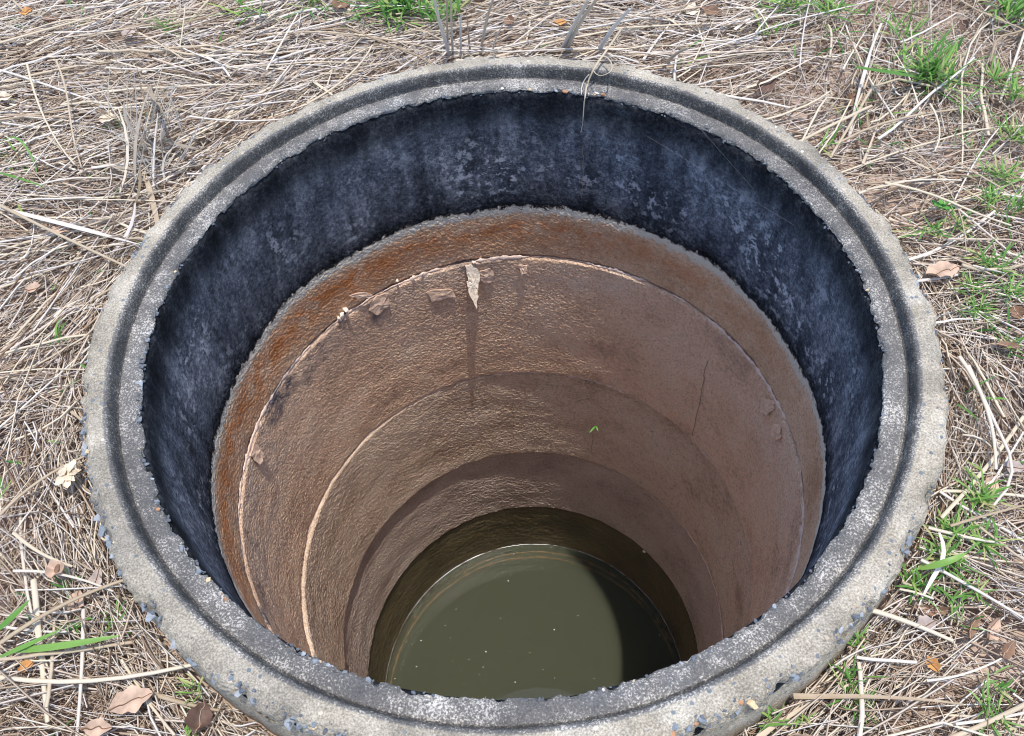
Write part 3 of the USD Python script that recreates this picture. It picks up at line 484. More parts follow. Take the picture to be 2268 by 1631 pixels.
def flow(x, y):
    w = 1 / (((x[:, None] - ac[None, :, 0]) ** 2 + (y[:, None] - ac[None, :, 1]) ** 2) + 0.006) ** 1.5
    v = (w[..., None] * ad[None]).sum(1)
    p = np.stack([x, y, 0 * x], -1)
    return 0.5 * np.arctan2(v[:, 1], v[:, 0]) + (vnoise(p * 6, 77) - 0.5) * 1.2
def cover(x, y):                              # how thick the straw lies: thin with bare soil towards +x
    p = np.stack([x, y, 0 * x], -1)
    c = 1.0 - 0.36 * np.clip((x - 0.25) / 0.45, 0, 1) * np.clip(1.15 - np.clip(y, 0, 2) * 0.55, 0, 1)
    c -= 0.35 * np.exp(-((x - 0.40) ** 2 + (y + 0.50) ** 2) / 0.02)
    c -= 0.16 * np.clip((y - 0.35) / 0.4, 0, 1) * np.clip((x - 0.45) / 0.3, 0, 1)
    return np.clip(c + (vnoise(p * 5.5, 55) - 0.5) * 0.8, 0.08, 1.2)
def lay(N, lmin, lmax, wmin, wmax, K, spread, zmin, zmax, kink, seed, region=(-1.6, 1.6, -1.1, 1.6), bend=0.35, power=1.0, tilt=0.06, use_cover=1.0, hug=False):
    r = np.random.default_rng(seed)
    x, y = r.uniform(region[0], region[1], N), r.uniform(region[2], region[3], N)
    keep = (r.random(N) < np.clip(cover(x, y), 0, 1) ** use_cover) & (np.hypot(x, y) > 0.585); x, y = x[keep], y[keep]; N = len(x)
    if hug:
        t0 = r.uniform(0, 2 * np.pi, N); r0 = 0.588 + 0.07 * r.random(N) ** 1.4; x, y = r0 * np.cos(t0), r0 * np.sin(t0)
        k0 = r.random(N) < np.clip(cover(x, y) + .1, 0, 1); x, y, t0 = x[k0], y[k0], t0[k0]; N = len(x)
    th = (t0 + np.pi / 2 if hug else flow(x, y)) + r.normal(0, spread, N) * np.where(r.random(N) < 0.25, 3.0, 1.0)
    L = lmin + (lmax - lmin) * r.random(N) ** (1 + power)
    kap = r.normal(0, bend, N); kk = np.where(r.random(N) < kink, r.normal(0, 0.7, N), 0); kpos = r.uniform(0.25, 0.75, N)
    s = np.linspace(-0.5, 0.5, K)[None]
    a_ = th[:, None] + kap[:, None] * s * 1.2 + kk[:, None] * (s + 0.5 > kpos[:, None])
    dx, dy = np.cos(a_), np.sin(a_)
    step = (L / (K - 1))[:, None]
    px = x[:, None] + np.cumsum(np.concatenate([np.zeros((N, 1)), 0.5 * (dx[:, 1:] + dx[:, :-1]) * step], 1), 1) - (np.cos(th) * L / 2)[:, None]
    py = y[:, None] + np.cumsum(np.concatenate([np.zeros((N, 1)), 0.5 * (dy[:, 1:] + dy[:, :-1]) * step], 1), 1) - (np.sin(th) * L / 2)[:, None]
    hgt = zmin + (zmax - zmin) * r.random(N) * np.clip(cover(x, y), 0.25, 1)
    pz = soil_height(px, py) * 0.6 + hgt[:, None] + (r.normal(0, tilt, N) * L)[:, None] * s + (r.normal(0, 0.02, N) * np.sqrt(L))[:, None] * (s * s * 4 - 0.3)
    pz = np.maximum(pz, soil_height(px, py) + 0.001)
    P = np.stack([px, py, pz], -1)
    for _ in range(7):                        # strands that would run into the rim are broken off short of it
        bad = np.hypot(P[..., 0], P[..., 1]).min(1) < 0.583
        mid = P[:, K // 2:K // 2 + 1]; P = np.where(bad[:, None, None], mid + (P - mid) * 0.66, P)
    ok = np.hypot(P[..., 0], P[..., 1]).min(1) > 0.583
    P = P[ok]; N = len(P)
    w = wmin + (wmax - wmin) * r.random(N) ** 2
    Wd = w[:, None] * (1 - 0.5 * (np.linspace(0, 1, K)[None] ** 2) * r.random((N, 1)))
    return P, Wd
P1, W1 = lay(26000, 0.03, 0.20, 0.0014, 0.004, 3, 0.5, 0.0, 0.018, 0.2, 1)
V1, F1 = tubes(P1, W1)
tag(obj('straw_underlayer', (V1, F1), M['straw_low'], smooth=True, rnd=np.repeat(np.random.default_rng(51).random(len(P1)), 9)), 'brown rotting straw lying deepest on the soil', 'straw', kind='stuff')
P2, W2 = lay(37000, 0.05, 0.40, 0.0010, 0.0040, 4, 0.28, 0.010, 0.042, 0.25, 2, bend=0.25)
P3, W3 = lay(42000, 0.02, 0.13, 0.0009, 0.003, 3, 0.9, 0.004, 0.038, 0.3, 3, use_cover=0.5)
P5, W5 = lay(7500, 0.02, 0.15, 0.0010, 0.0038, 4, 0.30, 0.004, 0.040, 0.2, 5, hug=True, region=(-1, 1, -1, 1), use_cover=0.0)
P2, W2 = np.concatenate([P2, P5]), np.concatenate([W2, W5])
a_, b_ = tubes(P2, W2), tubes(P3, W3)
tag(obj('straw_litter', (np.concatenate([a_[0], b_[0]]), np.concatenate([a_[1], b_[1] + len(a_[0])])), M['straw'], smooth=True, rnd=np.concatenate([np.repeat(np.random.default_rng(52).random(len(P2)), 12), np.repeat(np.random.default_rng(53).random(len(P3)), 9)])), 'pale dry straw strewn all around the well', 'straw', kind='stuff')

# the larger stalks that lie on top, one by one
def stalk_mesh(P, w_, sides=6, taper=0.35, nodes=True, seed=0):
    K = len(P); r = np.random.default_rng(seed)
    Wd = 0.66 * w_ * (1 - taper * np.linspace(0, 1, K))
    return tubes(np.array(P)[None], Wd[None], sides, 0.8, cap=True)
def stalk(points, w, label, name='straw_stalk', m='stalk', K=9, group=None, cat='straw stalk', flat=False, straight=False):
    pts = [at(x, y, z) for x, y, z in points]
    P = np.array(pts) if straight else bez(pts, K)
    if flat:
        Wd = w * np.clip(np.minimum(np.linspace(0.55, 3, len(P)), np.linspace(2.4, 0.12, len(P))), 0, 1); v, f = ribbons(P[None], Wd[None], 0.35)
        v2 = v - np.array([0, 0, 0.0006]); nn = len(v)
        me = (np.concatenate([v, v2]), np.concatenate([f, f[:, ::-1] + nn]))
    else: me = stalk_mesh(P, w)
    return tag(obj(name, me, M[m], smooth=True), label, cat, group)
stalk([(0, 95, .05), (160, 50, .055), (330, 3, .06)], .009, 'long thick pale stalk slanting across the top left corner')
stalk([(60, 142, .085), (85, 230, .065), (165, 365, .05)], .0065, 'grey-white bleached stalk propped upright left of the dry clump, nearest the left edge')
stalk([(125, 135, .085), (148, 210, .07), (158, 280, .06), (180, 370, .05)], .006, 'bleached split stalk standing just right of another bleached stalk, left of the dry clump')
stalk([(183, 295, .075), (150, 350, .05)], .005, 'short grey stub of stalk leaning up near the dry clump')
stalk([(410, 15, .08), (405, 60, .06), (392, 135, .04)], .005, 'white stalk stub pointing up beside the fine green grass at the top')
stalk([(0, 455, .05), (130, 520, .05), (300, 600, .05)], .009, 'thick pale stalk running down from the left edge towards the rim')
stalk([(0, 462, .045), (150, 500, .045), (320, 545, .04)], .008, 'broad flattened tan stalk lying above the thick pale stalk at the left edge', flat=True)
stalk([(235, 150, .06), (380, 150, .06), (530, 120, .06)], .006, 'long straight stalk lying level above the dry clump, top left')
stalk([(420, 258, .06), (560, 268, .055), (690, 256, .05)], .006, 'curved pale stalk lying level just behind the rim, upper left')
stalk([(680, 230, .055), (770, 170, .06), (825, 100, .06)], .0075, 'pale curved stalk ending just above the rim, upper left')
stalk([(590, 155, .06), (660, 30, .06)], .006, 'grey-white stalk tilted steeply left of the long green blades at top')
stalk([(1770, 325, .05), (1815, 238, .055), (1832, 216, .06), (1885, 222, .06), (1850, 290, .055), (1770, 400, .05)], .006, 'straw stalk kinked into a square hook, right of the rim', straight=True)
stalk([(1960, 405, .055), (2060, 430, .055), (2170, 475, .05), (2240, 500, .045)], .0075, 'long pale stalk slanting down to the right, below the big green tuft')
stalk([(1830, 470, .05), (1960, 410, .05), (2130, 400, .05)], .0065, 'long pale stalk lying level right of the rim, crossing others')
stalk([(2060, 230, .06), (2075, 260, .055), (2070, 335, .05)], .0055, 'white kinked stalk hanging down below the big green tuft')
stalk([(1990, 308, .055), (2080, 390, .05), (2140, 560, .045)], .004, 'thin brown stalk arching downwards across the pale stalks on the right')
stalk([(2125, 790, .05), (2190, 920, .05), (2205, 1040, .045)], .009, 'thick stalk bowed down along the right side of the rim')
stalk([(2145, 810, .045), (2215, 960, .045), (2240, 1020, .045), (2200, 1120, .04)], .008, 'kinked thick stalk right of another bowed stalk beside the rim')
stalk([(2105, 1165, .05), (2190, 1140, .05), (2268, 1120, .05)], .006, 'pale stalk pointing at the right rim from the right edge')
stalk([(1925, 1350, .04), (2010, 1378, .04), (2110, 1420, .035)], .010, 'thick white cut stalk touching the rim at lower right')
stalk([(2040, 1240, .045), (2150, 1300, .04), (2268, 1370, .035)], .007, 'tan stalk running down to the right edge, lower right')
stalk([(2080, 1180, .05), (2090, 1220, .05), (2055, 1300, .045), (2035, 1340, .04)], .005, 'broad white flattened blade bent over beside the rim at lower right', flat=True)
stalk([(0, 1425, .05), (120, 1350, .055), (290, 1280, .05)], .0085, 'long thick stalk slanting up to the rim, lower left')
stalk([(0, 1500, .04), (240, 1505, .045), (480, 1460, .04), (560, 1440, .04)], .009, 'thick tan stalk lying level across the lower left corner')
stalk([(75, 1285, .04), (88, 1420, .04), (105, 1600, .035)], .012, 'broad straight stalk running down the lower left')
stalk([(185, 1350, .04), (180, 1500, .04), (170, 1631, .035)], .008, 'straight stalk parallel to and right of the broad stalk, lower left')
stalk([(30, 1180, .05), (90, 1225, .05), (160, 1255, .05)], .008, 'white stalk slanting down beside the pale dried flower at left')
stalk([(0, 1140, .05), (95, 1060, .05), (190, 1010, .05)], .007, 'pale stalk slanting up to the rim at left, below the rim stones')
stalk([(30, 1265, .05), (200, 1290, .05), (250, 1310, .045)], .006, 'golden stalk lying towards the rim stones, lower left')
# random large stalks up to about 300 of the kind
P4, W4 = lay(900, 0.10, 0.50, 0.0028, 0.0060, 8, 0.25, 0.030, 0.048, 0.3, 14, region=(-1.2, 1.25, -0.65, 1.15), bend=0.16)
n_st = 0
for i in range(len(P4)):
    if n_st >= 265: break
    mid = P4[i, 4]; d = mid - CAM; zc = d @ FWD; u_, v_ = d @ RIGHT / zc * FPX + 1134, 815.5 - d @ UP / zc * FPX
    if not (-60 < u_ < 2330 and -40 < v_ < 1680): continue
    flatb = i % 5 == 0
    if flatb:
        v, f = ribbons(P4[i:i+1], W4[i:i+1] * 1.1 * np.linspace(1, .3, 8), 0.3); nn = len(v); me = (np.concatenate([v, v - [0, 0, .0005]]), np.concatenate([f, f[:, ::-1] + nn]))
    else: me = tubes(P4[i:i+1], W4[i:i+1], 6, 0.8, cap=True)
    tag(obj('straw_stalk', me, M['stalk'], smooth=True), ('flattened dry straw blade lying loose among the litter around the well' if flatb else 'round dry straw stalk lying loose among the litter around the well'), 'straw stalk', 'loose flat straw blades around the well' if flatb else 'loose round straw stalks around the well'); n_st += 1

# dry stalks standing behind the rim, at the top
for pts, w, lab in [
    ([(1140 - 4 - 36, 132, .03), (1085, 60, .16), (1070, 0, .27)], .0075, None)][:0]: pass
def reed(base, tip, h, w, label, curve=0.0, m='reed', flat=False):
    b = at(*base, .02); t = at(*tip, h); mid = (b + t) / 2 + np.array([curve, 0, 0.01])
    P = bez([b, mid, t], 8)
    if flat:
        v, f = ribbons(P[None], (w * np.linspace(1, .25, 8))[None], 0.4); nn = len(v); me = (np.concatenate([v, v - [0, 0, .0005]]), np.concatenate([f, f[:, ::-1] + nn]))
    else: me = stalk_mesh(P, w * 1.35)
    tag(obj('dry_reed', me, M[m], smooth=True), label, 'dry reed', 'dry reeds standing behind the rim')
def c2(x, y): return crop(x, y, 830, 0)
reed(c2(735, 388), c2(622, -10), .22, .0085, 'thick grey dry reed, leftmost of those standing behind the rim', -.004)
reed(c2(746, 384), c2(730, -10), .22, .006, 'straight brown dry reed second from left behind the rim')
reed(c2(712, 330), c2(706, -10), .20, .0055, 'thin pale dry reed between two thicker ones behind the rim')
reed(c2(800, 375), c2(797, 100), .14, .005, 'short tan dry reed stub behind the rim')
reed(c2(925, 362), c2(1012, -10), .22, .007, 'brown dry reed leaning right, behind the middle of the rim')
reed(c2(1000, 365), c2(1085, 150), .13, .004, 'thin brown reed leaning right beside a thicker reed behind the rim')
reed(c2(1455, 345), c2(1635, 5), .20, .010, 'thick grey reed of a leaning pair behind the rim, left one', .003)
reed(c2(1485, 352), c2(1695, -5), .20, .010, 'thick grey reed of a leaning pair behind the rim, right one')
reed(c2(1685, 378), c2(1908, 65), .17, .012, 'thickest grey reed with cut top, leaning right behind the rim')
reed(c2(2120, 465), c2(2290, 320), .10, .010, 'low grey reed leaning far right behind the rim')
reed(c2(860, 365), c2(830, 40), .18, .004, 'thin pale reed behind the rim between brown reeds', flat=True)

# thin blade hanging over the rim into the well
def c5(x, y): return ((1000 + x / 3.78) / 2500 * 2268, y / 3.78 / 2500 * 2268)
hang = [at(*c5(1960, 260), .15), at(*c5(1800, 490), .125), at(*c5(1700, 640), .118), at(*c5(1640, 780), .095), at(*c5(1618, 900), .088), on_wall(*c5(1606, 1010), .490), on_wall(*c5(1600, 1110), .492), on_wall(*c5(1580, 1225), .490)]
hb = thing('hanging_blade', 'thin dry grass blade with a curl, hanging over the rim into the well', 'grass blade')
P = bez(hang, 26); obj('stem', tubes(P[None], np.linspace(.0048, .0016, 26)[None], 5, .6, True), M['stalk'], hb, True)
P = bez([at(*c5(1800, 520), .125), at(*c5(1868, 610), .13), at(*c5(1850, 665), .13), at(*c5(1790, 695), .125), at(*c5(1700, 655), .12)], 16); obj('curl', tubes(P[None], np.linspace(.0028, .0016, 16)[None], 4, .6, True), M['stalk'], hb, True)
P = bez([at(*c5(1655, 690), .115), at(*c5(1600, 770), .096), at(*c5(1584, 875), .089)], 10); obj('side_shoot', tubes(P[None], np.linspace(.0030, .0014, 10)[None], 4, .6, True), M['stalk'], hb, True)

# spider threads on the black wall
for pa, pb, lab in [((1513, 243), (1670, 420), 'fine spider thread slanting across the black wall at upper right'), ((1430, 300), (1760, 500), 'fine spider thread crossing the middle of the black wall on the right')]:
    P = np.linspace(on_wall(*pa, .494), on_wall(*pb, .492), 10)
    tag(obj('spider_thread', tubes(P[None], np.full((1, 10), .00018), 3), M['thread']), lab, 'spider thread')

# ------------------------------------------------------------------ dry clump at upper left
clump = thing('dry_grass_clump', 'bent brown dry grass clump standing up from the straw at upper left', 'grass clump')
r_ = np.random.default_rng(41)
cl = [((300, 400), (335, 190), .16, .007), ((335, 190), (355, 235), .15, .009), ((345, 330), (275, 228), .13, .010), ((330, 300), (440, 330), .09, .009), ((290, 470), (310, 370), .10, .008), ((318, 380), (355, 540), .06, .009), ((205, 368), (300, 378), .07, .007), ((265, 430), (262, 240), .12, .005), ((300, 340), (402, 230), .13, .005), ((340, 350), (370, 200), .14, .005), ((320, 330), (350, 215), .15, .007), ((360, 345), (395, 225), .12, .004), ((250, 560), (300, 450), .06, .007), ((340, 420), (350, 250), .12, .004), ((365, 400), (400, 320), .08, .005), ((300, 360), (330, 215), .15, .006)]
for p0, p1, h, w in cl:
    b = at(*p0, .03); t = at(*p1, h); P = bez([b, (b + t) / 2 + r_.normal(0, .008, 3), t], 6)
    v, f = ribbons(P[None], (w * np.array([.6, .9, 1, .9, .7, .3]))[None], .4); nn = len(v)
    obj('dry_blade', (np.concatenate([v, v - [0, 0, .0005]]), np.concatenate([f, f[:, ::-1] + nn])), M['stalk'] if r_.random() < .6 else M['reed'], clump, True)
for i in range(60):
    b = at(r_.normal(340, 45), r_.normal(340, 45), .02); dirn = np.array([r_.normal(0, .05), r_.normal(0.01, .05), abs(r_.normal(.07, .03))]); P = bez([b, b + dirn * .6 + r_.normal(0, .004, 3), b + dirn], 5)
    obj('dry_blade', tubes(P[None], np.linspace(.0036, .001, 5)[None], 3), M['reed'] if r_.random() < .5 else M['stalk'], clump, True)

# ------------------------------------------------------------------ dead leaves
def leaf_mesh(L, Wd, curl, seed, fold=0.25, twist=0.0):
    r = np.random.default_rng(seed); K, J = 13, 7
    s = np.linspace(0, 1, K); wid = Wd * 0.5 * np.sin(np.pi * s ** r.uniform(.7, 1.1)) ** r.uniform(.7, .95) * (1 + 0.12 * np.sin(s * 17 + r.uniform(0, 6)) + r.normal(0, .05, K))
    wid = np.maximum(wid, .0008); t = np.linspace(-1, 1, J)
    X = (s - .5)[:, None] * L + 0 * t[None]; Y = wid[:, None] * t[None] * (1 - .25 * abs(curl)); bend = r.uniform(-.15, .15)
    Y = Y + (bend * L * (s - .5) ** 2)[:, None]
    Z = fold * wid[:, None] * abs(t[None]) ** 1.3 * (1 + curl) + curl * L * .5 * ((s - .5) ** 2)[:, None] * 1.6 + .05 * L * np.sin(5 * s + r.uniform(0, 6))[:, None] * t[None]
    top = np.stack([X, Y, Z], -1).reshape(-1, 3); top += (vnoise(top * 150 + seed, seed)[:, None] - .5) * .0035; top[:, 2] += (vnoise(top * 60 + 7 * seed, seed) - .5) * .16 * Wd + .05 * Wd * abs(np.repeat(np.sin(np.linspace(0, 26, K)), J))
    F = grid_faces(K, J, wrap=False); bot = top - [0, 0, .0006]
    # stalk
    return np.concatenate([top, bot]), np.concatenate([F, F[:, ::-1] + len(top)])
leaves = [
    (1690, 192, 62, 32, 30, 'leaf_dark', .8, 'dark curled dead leaf on bare soil just behind the rim at upper right', 35),
    (1530, 25, 44, 26, 0, 'leaf_pale', .2, 'pale tan dead leaf at the top edge, left of a brown one', 10),
    (1572, 27, 52, 24, -10, 'leaf_brown', .4, 'brown dead leaf at the top edge, right of a pale one', 10),
    (752, 14, 44, 30, 70, 'leaf_brown', .5, 'brown dead leaf among green blades at the top edge, left of centre', 10),
    (58, 27, 32, 16, 10, 'leaf_orange', .3, 'small orange dead leaf in the top left corner', 10),
    (113, 46, 40, 18, -5, 'leaf_brown', .5, 'brown dead leaf near the top left corner, beside the orange leaf', 0),
    (226, 95, 32, 15, 0, 'leaf_brown', .5, 'small brown dead leaf below the thick slanting stalk at top left', 10),
    (287, 75, 40, 24, 40, 'leaf_grey', .3, 'grey dead leaf beside fine green grass at top left', 10),
    (2086, 604, 78, 44, 10, 'leaf_tan', .25, 'large tan dead leaf under green shoots, right of the rim', -5),
    (2060, 1352, 88, 22, -4, 'leaf_brown', .8, 'long brown rolled dead leaf right of the rim at lower right', 20),
    (2050, 1385, 50, 32, 20, 'leaf_grey', .3, 'grey-brown dead leaf below the long rolled leaf at lower right', 0),
    (2150, 1390, 62, 30, 65, 'leaf_brown', .5, 'brown dead leaf standing on edge, lower right, left of a tan one', 40),
    (2195, 1392, 66, 34, 60, 'leaf_tan', .5, 'tan dead leaf standing on edge near the right edge, lower right', 40),
    (2066, 1471, 40, 22, -50, 'leaf_orange', .3, 'bright orange dead leaf on bare soil at lower right', 15),
    (292, 1553, 100, 48, 22, 'leaf_tan', .3, 'large tan dead leaf under straw at bottom left', 5),
    (445, 1590, 66, 50, 75, 'leaf_dark', .5, 'dark brown dead leaf beside the rim at the bottom edge', 15),
    (218, 1612, 66, 34, 5, 'leaf_tan', .4, 'tan oval dead leaf at the bottom edge, left of the large one', 10),
    (60, 1475, 40, 20, 35, 'leaf_orange', .4, 'small orange-brown dead leaf in the lower left corner', 10),
    (173, 1330, 50, 28, 75, 'leaf_tan', .3, 'tan dead leaf lying under the long slanting stalk, lower left', 0),
    (213, 1292, 62, 24, 65, 'leaf_grey', .3, 'grey-tan dead leaf between straw and the rim stones, lower left', 0),
    (2230, 768, 48, 18, -8, 'leaf_brown', .5, 'brown dead leaf on bare soil at the right edge', 0),
    (1884, 220, 44, 24, 40, 'leaf_brown', .7, 'brown folded dead leaf between the hooked stalk and the rim', 35),
    (2010, 190, 52, 24, 0, 'leaf_dark', .4, 'dark dead leaf tucked under the big green tuft', 0),
    (2254, 695, 40, 26, -60, 'leaf_brown', .4, 'brown dead leaf at the right edge among green grass', 15),
    (2192, 1078, 66, 26, 60, 'leaf_tan', .4, 'tan dead leaf in the green patch right of the rim', 10),
    (2248, 1036, 50, 26, -5, 'leaf_grey', .3, 'grey dead leaf at the right edge beside kinked stalks', 0),
    (2136, 58, 34, 18, -60, 'leaf_dark', .6, 'small dark dead leaf standing near the top right corner', 40),
    (1990, 340, 50, 22, 20, 'leaf_grey', .3, 'grey dead leaf lying among the bundled stalks right of the rim', 0),
    (10, 218, 34, 26, 10, 'leaf_pale', .3, 'pale tan dead leaf at the left edge, upper left', 10),
    (242, 266, 44, 28, 10, 'leaf_pale', .2, 'pale yellowish dead leaf just left of the dry clump', 0),
    (135, 510, 44, 26, -20, 'leaf_tan', .3, 'tan dead leaf under straw at the left, above the rim', 0),
    (1130, 50, 36, 22, -60, 'leaf_brown', .6, 'brown dead leaf behind the leaning reeds at the top', 20),
    (1242, 52, 34, 14, 5, 'leaf_orange', .4, 'orange-brown dead leaf at the top, left of the grey reed pair', 5),
    (75, 640, 40, 18, 20, 'leaf_tan', .3, 'tan dead leaf half hidden in straw at the middle left', 0),
    (2230, 1440, 50, 26, 50, 'leaf_brown', .5, 'brown dead leaf at the right edge below the standing leaves', 15),
    (1822, 378, 26, 14, 60, 'leaf_pale', .3, 'small pale dead leaf against the rim at right, by the green shoot', 5),
]
for i, (x, y, L, w, dg, mt, curl, lab, tilt) in enumerate(leaves):
    c = at(x, y, (.036 if x < 1500 else .027) + .004 * (i % 3)); depth = (c - CAM) @ FWD; s = depth / FPX
    t0 = math.radians(dg); e = at(x + 10 * math.cos(t0), y - 10 * math.sin(t0), c[2]) - c; th = math.atan2(e[1], e[0])
    v, f = leaf_mesh(L * s * 1.0, w * s * 1.25, curl, 60 + i)
    ct, st_ = math.cos(math.radians(tilt)), math.sin(math.radians(tilt)); v = v @ np.array([[1, 0, 0], [0, ct, -st_], [0, st_, ct]]).T
    lf = thing('dead_leaf', lab, 'dead leaf', c, th)
    obj('blade', (v, f), M[mt], lf, True)
    mid = v[[6 * 0 + 3 + 7 * k_ for k_ in range(13)]] + [0, 0, .0007]
    obj('midrib', tubes(mid[None], np.linspace(.0022, .0009, 13)[None], 3), M['leaf_tan'] if mt in ('leaf_dark', 'leaf_brown') else M['leaf_brown'], lf, True)

# pale dried flower at left, round curled husk at lower left
fl = thing('dried_flower', 'pale dried flower with ragged petals and dark centre, left of the rim', 'dried flower', at(152, 1056, .055))
sc = (at(152, 1056, .055) - CAM) @ FWD / FPX
for k_, (dg, L) in enumerate([(75, 36), (20, 30), (-35, 26), (-75, 34), (-130, 28), (150, 24)]):
    v, f = leaf_mesh(L * sc * 1.1, 24 * sc, .3, 200 + k_, .3); v = v + [L * sc * .5, 0, .004]; t = math.radians(dg)
    v = v @ np.array([[math.cos(t), math.sin(t), 0], [-math.sin(t), math.cos(t), 0], [0, 0, 1]]); obj('petal', (v, f), M['leaf_pale'], fl, True)
obj('centre', stone_mesh(np.array([0, 0, .006]), 14 * sc, 77, .5), M['leaf_spot'], fl)
hk = thing('curled_husk', 'round orange-brown curled husk in the straw at lower left', 'husk', at(125, 1263, .055))
th_ = np.linspace(0, 2 * np.pi, 24, endpoint=False); rr_ = np.linspace(.05, 1, 6); sc = (at(125, 1263, .055) - CAM) @ FWD / FPX * 20
rag = 1 + .12 * np.sin(th_ * 3 + 1) + .06 * np.sin(th_ * 7)
v = np.stack([(rr_[None] * rag[:, None] * np.cos(th_)[:, None]) * sc, (rr_[None] * rag[:, None] * np.sin(th_)[:, None]) * sc, .006 * rr_[None] ** 2 + 0 * th_[:, None] + .002 * np.sin(th_ * 4)[:, None] * rr_[None]], -1).reshape(-1, 3)
obj('cup', (np.concatenate([v, v - [0, 0, .0008]]), np.concatenate([grid_faces(24, 6), grid_faces(24, 6)[:, ::-1] + len(v)])), M['leaf_tan'], hk, True)
obj('centre', stone_mesh(np.array([0, 0, .002]), sc * 1.2, 78, .15), M['leaf_brown'], hk)

# ------------------------------------------------------------------ green grass
def tuft(px, py, n_, L, w, lab, seed, spread=1.0, up=0.75, z=0.03, lean=None, name='grass_tuft', cat='grass tuft', group='green grass tufts around the well'):
    r = np.random.default_rng(seed); b = at(px, py, z); s = (b - CAM) @ FWD / FPX
    o = thing(name, lab, cat, b, 0, group)
    for k_ in range(int(n_ * 1.6)):
        t = r.uniform(0, 2 * np.pi) if lean is None else math.radians(lean) + r.normal(0, .6)
        Lk = 1.25 * L * s * r.uniform(.45, 1.2); el = np.clip(r.normal(up, .35), .05, 1.4); K = 7
        u = np.linspace(0, 1, K); h = np.cos(el) * u * Lk; zz = np.sin(el) * u * Lk * (1 - .45 * u * r.uniform(.4, 1.3))
        side = r.normal(0, .22) * u * u * Lk; b0 = r.normal(0, .38 * spread, 2) * L * s * .5
        P = np.stack([b0[0] + h * math.cos(t) - side * math.sin(t), b0[1] + h * math.sin(t) + side * math.cos(t), np.maximum(zz, .002)], -1)
        ww = 0.58 * w * s * r.uniform(.6, 1.2) * np.array([.55, .85, 1, .95, .8, .5, .08])
        v, f = ribbons(P[None], ww[None], .3)
        obj('blade', (v, f), M['grass'], o, True)
    return o
